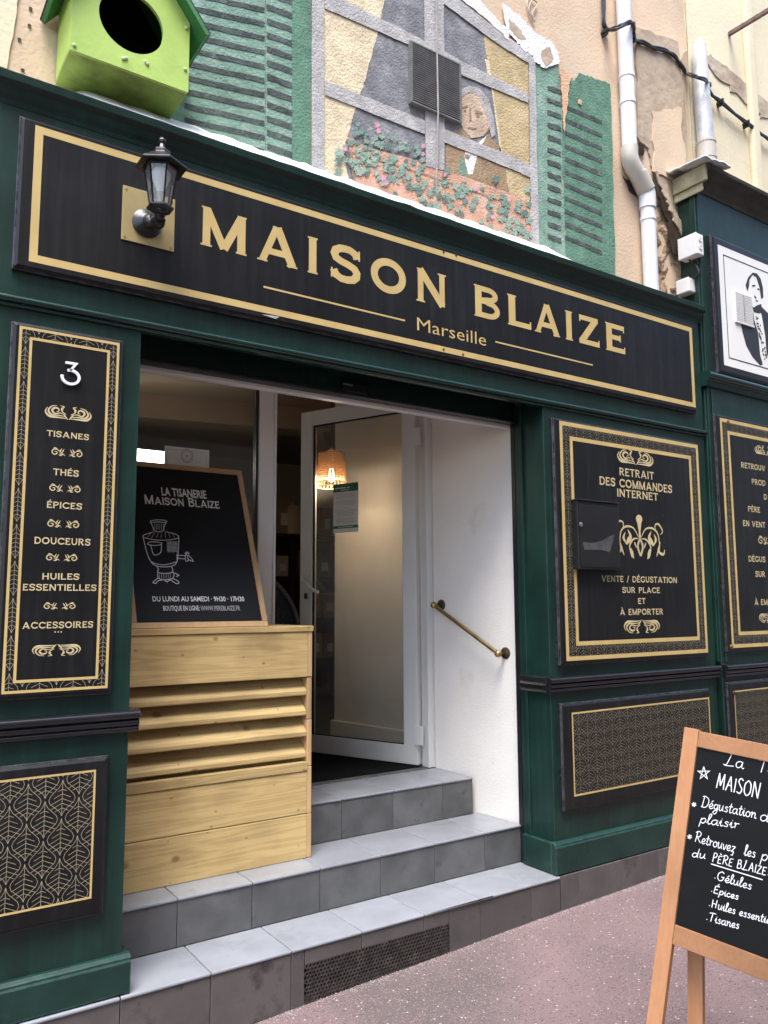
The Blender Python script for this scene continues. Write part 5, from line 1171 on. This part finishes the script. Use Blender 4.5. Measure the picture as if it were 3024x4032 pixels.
# notice taped to the glass
nt_ = thing('paper_notice', 'white printed notice with green header taped to the glass door', 'notice', tuple(PP(748, 1150, H, Nl)))
c0_ = PP(721, 1152, H, Nl); c1_ = PP(775, 1147, H, Nl); c2_ = PP(722, 1047, H, Nl)
pu = Vector((c1_.x-c0_.x, c1_.y-c0_.y, 0)); wN = pu.length; hN = c2_.z-c0_.z
NPl = Plane(c0_+Nl*.0042, pu, (0, 0, 1))
if NPl.N.dot(Nl) < 0: NPl.N = -NPl.N
paper = M('white_paper', (.66, .65, .62), .7, .03, 5, 0); gr = M('green_print', (.02, .13, .07), .5, .05, 5, 0)
k = Ink(NPl, .0); k.rect(0, wN, 0, hN); k.build('sheet', paper, nt_)
k = Ink(NPl, .0008); k.rect(0, wN, hN*.83, hN); k.rect(0, wN, hN*.085, hN*.14); k.build('green_band', gr, nt_)
k = Ink(NPl, .0008); rr = random.Random(3)
for i in range(22):
    z = hN*(.79-.028*i)
    if i in (4, 9, 11, 17): continue
    a = rr.uniform(.08, .16) if i != 10 else .35
    k.rect(wN*a, wN*(1-a), z-hN*.006, z+hN*.004)
k.build('text_line', grey_ink, nt_)
k = Ink(NPl, .0016); 
k.rect(wN*.08, wN*.5, hN*.90, hN*.92); k.rect(wN*.56, wN*.66, hN*.9, hN*.92); k.rect(wN*.3, wN*.62, hN*.86, hN*.872); k.rect(wN*.2, wN*.8, hN*.107, hN*.118); k.build('header_text', white_ink, nt_)

# ---------------------------------------------------------------- inside the shop
dm = box('door_mat', mat_black, (1.76, 2.66, .90, 1.75, RF-.004, RF+.006), None, .003); tag(dm, 'black door mat lying just inside the open door', 'mat')
box_floor = tag(box('threshold', tile_m, (1.76, 2.68, .845, .895, RF-.004, RF), None), kind='structure')
sh = thing('wall_shelf', 'dark wooden shelving unit stacked with tea boxes inside the shop', 'shelf', (3.0, 4.2, RF))
SX0, SX1, SY = 1.7, 4.4, 4.0
tops = [.95, 1.33, 1.72, 2.12]
for z in tops: box('shelf_board', dark_wood, (SX0, SX1, SY, SY+.38, z-.03, z), sh)
for x in (SX0, 2.3, 2.9, 3.5, 4.1, SX1): box('upright', dark_wood, (x-.02, x+.02, SY+.01, SY+.37, RF-.002, 2.089), sh)
box('back_panel', dark_wood, (SX0, SX1, SY+.381, SY+.40, RF-.002, 2.12), sh)
rr = random.Random(11); kraft = [M('kraft_card', c, .8, .1, 9, 0) for c in ((.30, .2, .12), (.4, .3, .2), (.2, .13, .08), (.46, .4, .33))]
spots = ['on the lowest shelf', 'on the second shelf', 'on the third shelf', 'on top of the shelving unit']
sx = lambda p: x_on(p, 1.8, SY+.04)
row = 0
for si, z in enumerate(tops):
    runs = [(sx(598), sx(722))]+([(sx(488), sx(560))] if si == 3 else [])
    for ri, (xa_, xb_) in enumerate(runs):
        x = xa_; boxes = []
        while x < xb_-.02 and x < SX1-.15:
            wb = rr.uniform(.11, .17); hb = rr.uniform(.17, .27) if si < 3 else rr.uniform(.2, .34)
            if si == 3 or not any(x-.025 < u < x+wb+.025 for u in (2.3, 2.9, 3.5, 4.1)): boxes.append((x, wb, hb))
            x += wb+.025
        for bi, (x, wb, hb) in enumerate(boxes):
            pos = ['first', 'second', 'third', 'fourth', 'fifth', 'sixth', 'seventh', 'eighth', 'ninth'][bi]
            t = thing('tea_box', pos+' brown tea box from the left '+(spots[si] if ri == 0 else 'on the shelf top behind the window'), 'box', (x, SY+.1, z), group='tea boxes on the shop shelves')
            cart = box('carton', rr.choice(kraft), (x, x+wb, SY+.04, SY+.2, z, z+hb), t, .003)
            box('label', paper if rr.random() < .5 else kraft[3], (x+wb*.25, x+wb*.75, SY+.037, SY+.0395, z+hb*.25, z+hb*.6), cart)
# tin on the top shelf
tn = PY(634, 1020, SY+.1)
t = MB().lathe([(.12, 0), (.12, .26), (.115, .275), (.04, .285), (.035, .32), (.001, .325)], (tn.x, SY+.12, 2.12), 24).build('round_tin', M('cream_tin', (.42, .34, .25), .4, .1, 6, 0), smooth=True)
tag(t, 'pale round tin standing on top of the dark shelves', 'tin')
# black rounded chair back
cbk = PY(612, 1330, 1.6)
ch = thing('black_chair', 'black woven chair with a rounded back just inside the shop', 'chair', (cbk.x, 1.6, RF))
cm = M('black_weave', (.02, .019, .02), .7, .6, 90, .8, 140)
r_ = .34; cx_ = cbk.x-.24; zc_ = 1.30
pts = [(cx_+r_*math.cos(R(a)), 1.6+.08*math.sin(R(a)), zc_+.36*math.sin(R(a))) for a in range(0, 181, 10)]
outline = [(cx_-r_, 1.6, .95)]+pts[::-1]+[(cx_+r_, 1.6, .95)]
MB().prism(outline, (0, .05, 0)).build('backrest', cm, ch, bevel=.01)
MB().tube([(cx_+r_, 1.59, .95)]+[(a, b-.01, c) for a, b, c in pts]+[(cx_-r_, 1.59, .95)], .016, 8).build('rim', M('grey_rim', (.06, .058, .06), .4, .1, 9, 0), ch, smooth=True)
box('seat', cm, (cx_-r_+.02, cx_+r_-.02, 1.655, 2.15, .93, 1.0), ch, .02)
for x in (cx_-r_+.05, cx_+r_-.05):
    for y in (1.69, 2.11): MB().tube([(x, y, RF-.003), (x, y, .94)], .018, 8).build('leg', black_p, ch, smooth=True)
# wicker pendant lamp, lit
lc = PY(716, 1022, 1.62); LX, LYY = lc.x, 1.62
lt_ = PY(716, 980, 1.62).z; lb_ = PY(716, 1052, 1.62).z; lr_b = (PY(749, 1045, 1.62).x-PY(682, 1045, 1.62).x)/2*.84; lr_t = lr_b*.8
wl = thing('wicker_lamp', 'lit wicker pendant lamp glowing behind the glass door', 'lamp', (LX, LYY, lb_))
wk = bpy.data.materials.new('wicker'); wk.use_nodes = True
n = wk.node_tree.nodes; l = wk.node_tree.links; b = n['Principled BSDF']; b.inputs['Base Color'].default_value = (.56, .4, .25, 1); b.inputs['Roughness'].default_value = .8
tr = n.new('ShaderNodeBsdfTranslucent'); tr.inputs[0].default_value = (.62, .42, .26, 1); mx = n.new('ShaderNodeMixShader'); mx.inputs[0].default_value = .45
l.new(b.outputs[0], mx.inputs[1]); l.new(tr.outputs[0], mx.inputs[2]); l.new(mx.outputs[0], n['Material Output'].inputs[0])
hh = lt_-lb_; wm = MB()
NR = 17
for i in range(NR):           # woven rings; the lower ones stand apart
    t = (i/(NR-1))**1.0; z = lb_+hh*t
    if i in (1, 3): continue
    r = lr_b+(lr_t-lr_b)*t
    path = [(LX+(r+.003*math.cos(12*q+i*3.14))*math.cos(q), LYY+(r+.003*math.cos(12*q+i*3.14))*math.sin(q), z) for q in [2*math.pi*k/48 for k in range(49)]]
    wm.tube(path, .0042 if i < 5 else .0062, 5, cap=False)
tag(wm.build('weave', wk, wl, smooth=True), kind='stuff')
wm = MB()
for i in range(24): q = 2*math.pi*i/24; wm.tube([(LX+lr_b*math.cos(q), LYY+lr_b*math.sin(q), lb_), (LX+lr_t*math.cos(q), LYY+lr_t*math.sin(q), lt_)], .004, 5)
tag(wm.build('stake', wk, wl, smooth=True), kind='stuff')
MB().lathe([(lr_t, 0), (lr_t*.5, .01), (.02, .02), (.012, .03)], (LX, LYY, lt_), 20).build('cap', wk, wl, smooth=True)
MB().tube([(LX, LYY, lt_+.02), (LX, LYY, 3.02)], .004, 6).build('flex', black_p, wl)
em = bpy.data.materials.new('lit_bulb'); em.use_nodes = True; bb_ = em.node_tree.nodes['Principled BSDF']; bb_.inputs['Emission Color'].default_value = (1, .72, .42, 1); bb_.inputs['Emission Strength'].default_value = 10
MB().lathe([(.001, -.04), (.02, -.034), (.028, -.015), (.024, .01), (.012, .03), (.012, .05)], (LX, LYY, lb_+.075), 14).build('bulb', em, wl, smooth=True)
pl = bpy.data.lights.new('lamp_light', 'POINT'); pl.energy = 3.4; pl.color = (1, .78, .56); pl.shadow_soft_size = .03
plo = bpy.data.objects.new('lamp_light', pl); col.objects.link(plo); plo.location = (LX, LYY, lb_+.03)
# tube light at the left
tl = PY(312, 985, 2.6)
fx = thing('strip_light', 'bright white strip light at the left behind the window', 'strip light', (tl.x, 2.6, tl.z))
em2 = bpy.data.materials.new('lit_tube'); em2.use_nodes = True; q = em2.node_tree.nodes['Principled BSDF']; q.inputs['Emission Color'].default_value = (1, .95, .85, 1); q.inputs['Emission Strength'].default_value = 3
box('diffuser', em2, (tl.x-.75, PY(353, 990, 2.6).x+.06, 2.6, 2.66, tl.z-.055, tl.z+.045), fx, .01)
box('casing', alu, (tl.x-.8, PY(353, 990, 2.6).x+.075, 2.6605, 2.70, tl.z-.07, tl.z+.06), fx, .005)
box('drop_rod', alu, (tl.x-.4, tl.x-.385, 2.67, 2.685, tl.z+.06, 3.02), fx)
# laminated card hung in the window
yk = DY+.0165
cd_ = thing('window_card', 'laminated white card with a crest on the window above the poster', 'card', (1.2, yk, 2.1))
A = PY(356, 960, yk); B = PY(452, 975, yk); z_b = PY(400, 1040, yk).z; FK = FRONT(yk)
box('card', M('bright_card', (.82, .81, .8), .4, .03, 5, 0), (A.x, B.x, yk, yk+.004, z_b, (A.z+B.z)/2), cd_)
k = Ink(FK, .0006); k.ring(A.x+.012, B.x-.012, z_b+.012, (A.z+B.z)/2-.014, .0016)
cc = PY(404, 985, yk)
k.ring(cc.x-.016, cc.x+.016, cc.z-.016, cc.z+.016, .0015)
for i in range(14): q = 2*math.pi*i/14; k.rect(cc.x+.027*math.cos(q)-.004, cc.x+.027*math.cos(q)+.004, cc.z+.03*math.sin(q)-.004, cc.z+.03*math.sin(q)+.004)
k.rect(cc.x-.005, cc.x+.005, cc.z-.005, cc.z+.004)
k.build('crest', grey_ink, cd_)

# ---------------------------------------------------------------- slatted pine crate on the second step
cr = thing('pine_crate', 'pale pine crate with louvred front standing on the second step', 'crate', (1.25, .6, Z2))
CX0, CX1, CY, CB = .826, 1.711, .393, .80
zs_ = [Z2+.0005, .570, .7645, .79, .968, 1.141, 1.336]
def plank(name, b, mat=pine, bev=.003): return box(name, mat, b, cr, bev)
plank('plank', (CX0, CX1-.0225, CY, CY+.022, Z2+.0008, .5685)); plank('plank', (CX0, CX1-.0225, CY, CY+.022, .5715, .745)); plank('plank', (CX0, CX1-.0225, CY, CY+.022, 1.1415, 1.3345))
plank('lid', (CX0-.004, CX1+.003, CY-.006, CB, 1.336, 1.3605))
ez = [Z2+.0008, .569, .7645, .96, 1.1405, 1.3345]
for i in range(5): plank('side_board', (CX1-.022, CX1, CY+(.004 if i == 3 else (-.001, .0, .0015, 0, .0005)[i]), CB-.002, ez[i]+.0008, ez[i+1]-.0008), pine_v)
plank('side_board', (CX0, CX0+.02, CY+.03, CB-.002, Z2+.0008, 1.3345), pine_v)
plank('back_board', (CX0+.021, CX1-.023, CB-.022, CB-.002, Z2+.0008, 1.3345), dark_wood)
plank('ledge', (CX0, CX1-.0228, CY-.005, CY+.035, .7465, .785))
for i, zf in enumerate((.722, .803, .892, .98, 1.065)):
    j = .003*math.sin(i*2.3)
    prof = [(CY+.006+j, zf), (CY+.018+j, zf-.004), (CY+.105, zf+.083), (CY+.093, zf+.093), (CY+.006+j, zf+.017)]
    MB().extrude_x(prof[::-1], CX0, CX1-.0228).build('slat', pine, cr, bevel=.0025)

# ---------------------------------------------------------------- poster board leaning on the crate
A = PY(580, 1350, .42); ZL = 1.3608
po = thing('poster_board', 'wood framed black poster with a white samovar drawing standing on the crate', 'poster board', (1.22, .5, ZL))
bot = Vector((0, .42, ZL)); topv = PX(522, 1018, A.x); V = Vector((0, topv.y-.42, topv.z-ZL)); hP = V.length; V.normalize()
xL, xR = .930, A.x; wP = xR-xL
PPl = Plane((xL, .42, ZL+.002), (1, 0, 0), V)
def pbox(name, mat, a0, a1, b0, b1, h0, h1, parent=po, bevel=.0015, pl=None):
    pl = pl or PPl
    lo = [pl.at(a0, b0, h0), pl.at(a1, b0, h0), pl.at(a1, b0, h1), pl.at(a0, b0, h1)]; hi = [pl.at(a0, b1, h0), pl.at(a1, b1, h0), pl.at(a1, b1, h1), pl.at(a0, b1, h1)]
    return MB().hexa(lo[::-1], hi[::-1]).build(name, mat, parent, bevel)
fw = .024
pbox('frame_rail', poster_wood, 0, wP, 0, fw, -.014, 0); pbox('frame_rail', poster_wood, 0, wP, hP-fw, hP, -.014, 0)
pbox('frame_stile', poster_wood, 0, fw, fw+.0004, hP-fw-.0004, -.014, 0); pbox('frame_stile', poster_wood, wP-fw, wP, fw+.0004, hP-fw-.0004, -.014, 0)
pbox('poster', M('matt_black_poster', (.009, .0095, .0105), .6, .1, 5, 0, spec=.2), fw+.0003, wP-fw-.0003, fw+.0005, hP-fw-.0005, -.013, -.004, bevel=0)
bv = Vector((0, .785-(topv.y+.015), ZL+.003-(topv.z-.02)))
st_ = Vector((0, topv.y+.016, topv.z-.03)); en = Vector((0, .785, ZL+.001))
for x in (xL+.02, xR-.05): MB().hexa([(x, en.y, en.z), (x+.03, en.y, en.z), (x+.03, en.y+.012, en.z), (x, en.y+.012, en.z)], [(x, st_.y, st_.z), (x+.03, st_.y, st_.z), (x+.03, st_.y+.012, st_.z), (x, st_.y+.012, st_.z)]).build('prop_leg', poster_wood, po)
IPl = Plane(PPl.at(0, 0, -.004), PPl.U, PPl.V)
def pin(x, y): v = PP(x, y, IPl.O, IPl.N)-IPl.O; return v.dot(IPl.U), v.dot(IPl.V)
def ptext(s, x0, x1, yt, yb, f, mat, **kw):
    k = Ink(IPl, .0007); a = pin(x0, yb); b = pin(x1, yb); m0 = pin((x0+x1)/2, yb)[1]; m1 = pin((x0+x1)/2, yt)[1]
    f(k, s, a[0], b[0], m0, m1, **kw); k.build('lettering', mat, po)
ptext('LA TISANERIE', 350, 446, 1056, 1073.5, sans, white_ink, fat=.022)
k = Ink(IPl, .0007)
m0 = pin(400, 1094)[1]; m1 = pin(400, 1075)[1]; a = pin(312, 1080)[0]; b = pin(487, 1090)[0]; ms = m0+(m1-m0)*.82
unit = (b-a)/12.2
cur = a
for s, big in (('M', 1), ('AISON', 0), (' ', 0), ('B', 1), ('LAIZE', 0)):
    hh_ = m1 if big else ms; wsc = unit*(1.12 if big else .93)
    for ch_ in s:
        if ch_ != ' ': glyph(k, ch_, cur, cur+CG[ch_][0]*wsc, m0, hh_)
        cur += (CG[ch_][0]+.1)*wsc
k.build('lettering', white_ink, po)
ptext('DU LUNDI AU SAMEDI · 9H30 · 17H30', 330, 528, 1288, 1299, sans, white_ink, fat=.012)
ptext('BOUTIQUE EN LIGNE:', 353, 432, 1308, 1319, sans, white_ink); ptext('WWW.PEREBLAIZE.FR', 434, 519, 1308, 1319, sans, grey_ink)
k = Ink(IPl, .0007)         # chalk drawing of a samovar
zs4 = lambda pts: [pin((x/1.659)/1.8228, (2000+y/1.659)/1.8228) for x, y in pts]
def draw(pts, w=.003, sm_=True):
    q = zs4(pts); q = [(v.x, v.y) for v in smooth_path([(a, b, 0) for a, b in q], 3)] if sm_ and len(q) > 2 else q; k.stroke(q, w)
for q in ([(983, 85), (1030, 78), (1086, 84), (1080, 96), (1030, 92), (985, 95), (983, 85)], [(985, 96), (1000, 130), (1004, 148)], [(1083, 96), (1070, 130), (1070, 148)], [(1004, 148), (1038, 156), (1070, 148)],
          [(1000, 158), (960, 170), (932, 184), (960, 200), (1050, 212), (1140, 204), (1168, 188), (1140, 170), (1080, 156)], [(935, 192), (948, 250), (965, 310), (985, 350), (1012, 376), (1070, 386), (1130, 378), (1156, 350), (1164, 290), (1168, 196)],
          [(985, 350), (1020, 366), (1080, 372), (1154, 352)], [(1025, 384), (1035, 402), (1030, 420), (1060, 428), (1120, 424), (1128, 404), (1120, 384)], [(1030, 424), (1032, 455), (1060, 470), (1125, 462), (1136, 428), (1120, 418)],
          [(1030, 460), (1004, 480), (1000, 490), (1020, 492), (1030, 478), (1070, 470), (1090, 484), (1110, 470), (1150, 494), (1168, 490), (1160, 476), (1128, 462)], [(965, 230), (990, 222), (1052, 228), (1050, 240), (1010, 246), (968, 240), (965, 230)],
          [(985, 246), (1000, 300), (1020, 308), (1050, 290), (1054, 240)], [(1160, 310), (1210, 312)], [(1160, 330), (1210, 334)], [(1156, 300), (1156, 340)], [(1210, 305), (1212, 345), (1228, 345), (1226, 310), (1240, 318), (1262, 348), (1248, 346), (1230, 338)], [(1206, 300), (1232, 298), (1228, 290), (1208, 292)], [(1218, 300), (1218, 312)], [(1140, 425), (1168, 440), (1150, 448)]):
    draw(q)
for i in range(9): x = 1090+8*i; draw([(x, 218), (x+2, 280+6*(i % 3))], .0013, False)
for i in range(8): y = 225+9*i; draw([(1090, y), (1160, y-2)], .0011, False)
for i in range(7): draw([(960+30*i, 196), (990+22*i, 160)], .0012, False)
for i in range(6): draw([(1042+14*i, 432), (1042+14*i, 462)], .0013, False); draw([(1008+12*i, 104), (1010+11*i, 142)], .0012, False)
k.build('samovar_drawing', chalk, po)

# ---------------------------------------------------------------- brass handrail on the white jamb
hr_ = thing('handrail', 'short brass handrail sloping down the white door jamb', 'handrail', (2.75, .4, 1.45))
JN = Vector((-1, -.155, 0)).normalized(); JO = Vector((jx(.262), .262, 0))
A = PP(950, 1305, JO, JN); B = PP(1089, 1412, JO, JN)
bA = PP(937, 1307, JO+JN*.06, JN); bB = PP(1076, 1412, JO+JN*.06, JN)
MB().tube([bA, bB], .0105, 14).build('bar', brass, hr_, smooth=True)
for e, w_ in ((bA, A), (bB, B)):
    MB().lathe([(.001, -.019), (.012, -.015), (.018, -.006), (.019, 0), (.018, .006), (.012, .015), (.001, .019)], e, 16, (bB-bA)).build('end_ball', brass, hr_, smooth=True)
    foot = e-JN*.0605
    MB().tube([e, foot+JN*.004], .008, 10).build('stem', brass_dark, hr_, smooth=True)
    MB().lathe([(.03, 0), (.029, .004), (.02, .008), (.012, .012)], foot, 18, JN).build('rose', brass_dark, hr_, smooth=True)

# ---------------------------------------------------------------- folding chalkboard on the pavement
uv = Vector((.19899, -.97606, -.08775)).normalized()
Td = ray(1478, 1570); Tp = CAM+Td*(2.5/(Td.dot(_f)))
def leg_at(px, py): d = ray(px, py); return CAM+d*((Tp-CAM).dot(uv)/d.dot(uv))
Fp = leg_at(1395, 2212); Vd = (Tp-Fp).normalized()
# foot where the leg meets the ground
s_ = 0
foot = Tp.copy()
while foot.z > gz(foot.x, foot.y)+.002 and s_ < 2: s_ += .002; foot = Tp-Vd*s_
LH = s_
ab = thing('pavement_chalkboard', 'folding wooden chalkboard with handwritten white text on the pavement', 'chalkboard', tuple(foot))
AP = Plane(foot, uv, Vd)
if AP.N.dot(CAM-foot) < 0: AP.N = -AP.N
def abox(name, mat, a0, a1, b0, b1, h0, h1, bevel=.002): return pbox(name, mat, a0, a1, b0, b1, h0, h1, ab, bevel, AP)
lw_ = .046; WB = .60
def apix(x, y, h=0): v = PP(x, y, AP.O+AP.N*h, AP.N)-AP.O; return v.dot(AP.U), v.dot(AP.V)
rail_t = apix(1438, 1990)[1]; rail_b = apix(1432, 2032)[1]; tr_b = apix(1500, 1612)[1]
abox('leg', frame_wood, 0, lw_, 0, LH, -.022, 0); abox('leg', frame_wood, WB-lw_, WB, 0, LH, -.022, 0)
frame_h = wood('orange_frame_wood_rail', (.47, .235, .115), (.36, .16, .07), 'X', knots=.3)
abox('rail', frame_h, lw_+.0005, WB-lw_-.0005, tr_b, LH-.004, -.021, -.001); abox('rail', frame_h, lw_+.0005, WB-lw_-.0005, rail_b, rail_t, -.021, -.001)
slate = M('black_slate_board', (.004, .0043, .0046), .5, .2, 4, 0, spec=.2, stain=((.011, .011, .012), 3, .55, .3))
abox('board', slate, lw_+.0006, WB-lw_-.0006, rail_t+.0005, tr_b-.0005, -.016, -.008, 0)
# rear frame
hinge = Tp-Vd*.03
nb_ = -AP.N; back_dir = (Vector((nb_.x, nb_.y, 0)).normalized()*-.12+Vector((0, 0, -1))).normalized()
for a in (.003, WB-lw_-.003):
    p = hinge+uv*a+nb_*.026; L = 0; e = p.copy()
    while e.z > gz(e.x, e.y)+.002 and L < 2: L += .004; e = p+back_dir*L
    side = uv*lw_; thick = uv.cross(back_dir).normalized()*.02
    MB().hexa([e, e+side, e+side+thick, e+thick], [p, p+side, p+side+thick, p+thick]).build('rear_leg', frame_wood, ab, .002)
p = hinge+nb_*.026+uv*lw_; q0 = p+back_dir*.51; q1 = p+back_dir*.55; thick = uv.cross(back_dir).normalized()*.018; lng = uv*(WB-2*lw_-.006)
MB().hexa([q1, q1+lng, q1+lng+thick, q1+thick], [q0, q0+lng, q0+lng+thick, q0+thick]).build('rear_rail', frame_h, ab, .002)
q0 = p+back_dir*.05; q1 = p+back_dir*.5
MB().hexa([q1, q1+lng, q1+lng+thick*.4, q1+thick*.4], [q0, q0+lng, q0+lng+thick*.4, q0+thick*.4]).build('rear_board', slate, ab)
HP = Plane(AP.at(0, 0, -.008), AP.U, AP.V); HP.N = AP.N
def hpix(zx, zy): v = PP((2000+zx*.6172)/1.8228, (3000+zy*.6172)/1.8228, HP.O, HP.N)-HP.O; return v.dot(HP.U), v.dot(HP.V)
k = Ink(HP, .0007)
def write(s, x, y, x2, y2, hpx, w=.0023):      # from (x, y) to (x2, y2) on the baseline in the enlargement
    a = hpix(x, y); b = hpix(x2, y2); hh = hpix(x, y-hpx)[1]-a[1]
    tot = sum(HW[c][0] for c in s)*1.06*hh
    hand(k, s, a[0], a[1], hh, w, (b[1]-a[1])/(b[0]-a[0]), (b[0]-a[0])/tot)
write('La', 1375, 20, 1505, 45, 85); write('Tis', 1590, 60, 1725, 100, 90)
write('MAISO#', 1325, 165, 1612, 237, 100, .0031)
write('Dégustation', 1232, 285, 1585, 362, 68); write('d', 1605, 372, 1665, 385, 80)
write('plaisir', 1222, 388, 1475, 426, 66)
write('Retrouvez', 1190, 508, 1450, 578, 70); write('les', 1505, 595, 1580, 612, 70); write('p', 1612, 625, 1659, 636, 80)
write('du', 1172, 604, 1262, 618, 56); write('PÈRE BLAIZE:', 1302, 636, 1668, 730, 60)
write('.Gélules', 1312, 746, 1556, 816, 60); write('.Épices', 1292, 830, 1472, 880, 50); write('.Huiles essentiels', 1278, 922, 1720, 1048, 56); write('.Tisanes', 1262, 1010, 1476, 1066, 58)
k.stroke([hpix(1296, 650), hpix(1626, 752)], .0028)
for x, y in ((1188, 272), (1160, 478)):
    for a in range(3):
        q = R(60*a+20); k.stroke([hpix(x-15*math.cos(q), y-15*math.sin(q)), hpix(x+15*math.cos(q), y+15*math.sin(q))], .003)
st5 = [hpix(1250+38*math.sin(R(144*i)), 72-42*math.cos(R(144*i))) for i in range(6)]
k.stroke(st5, .0025)
k.build('handwriting', chalk, ab)
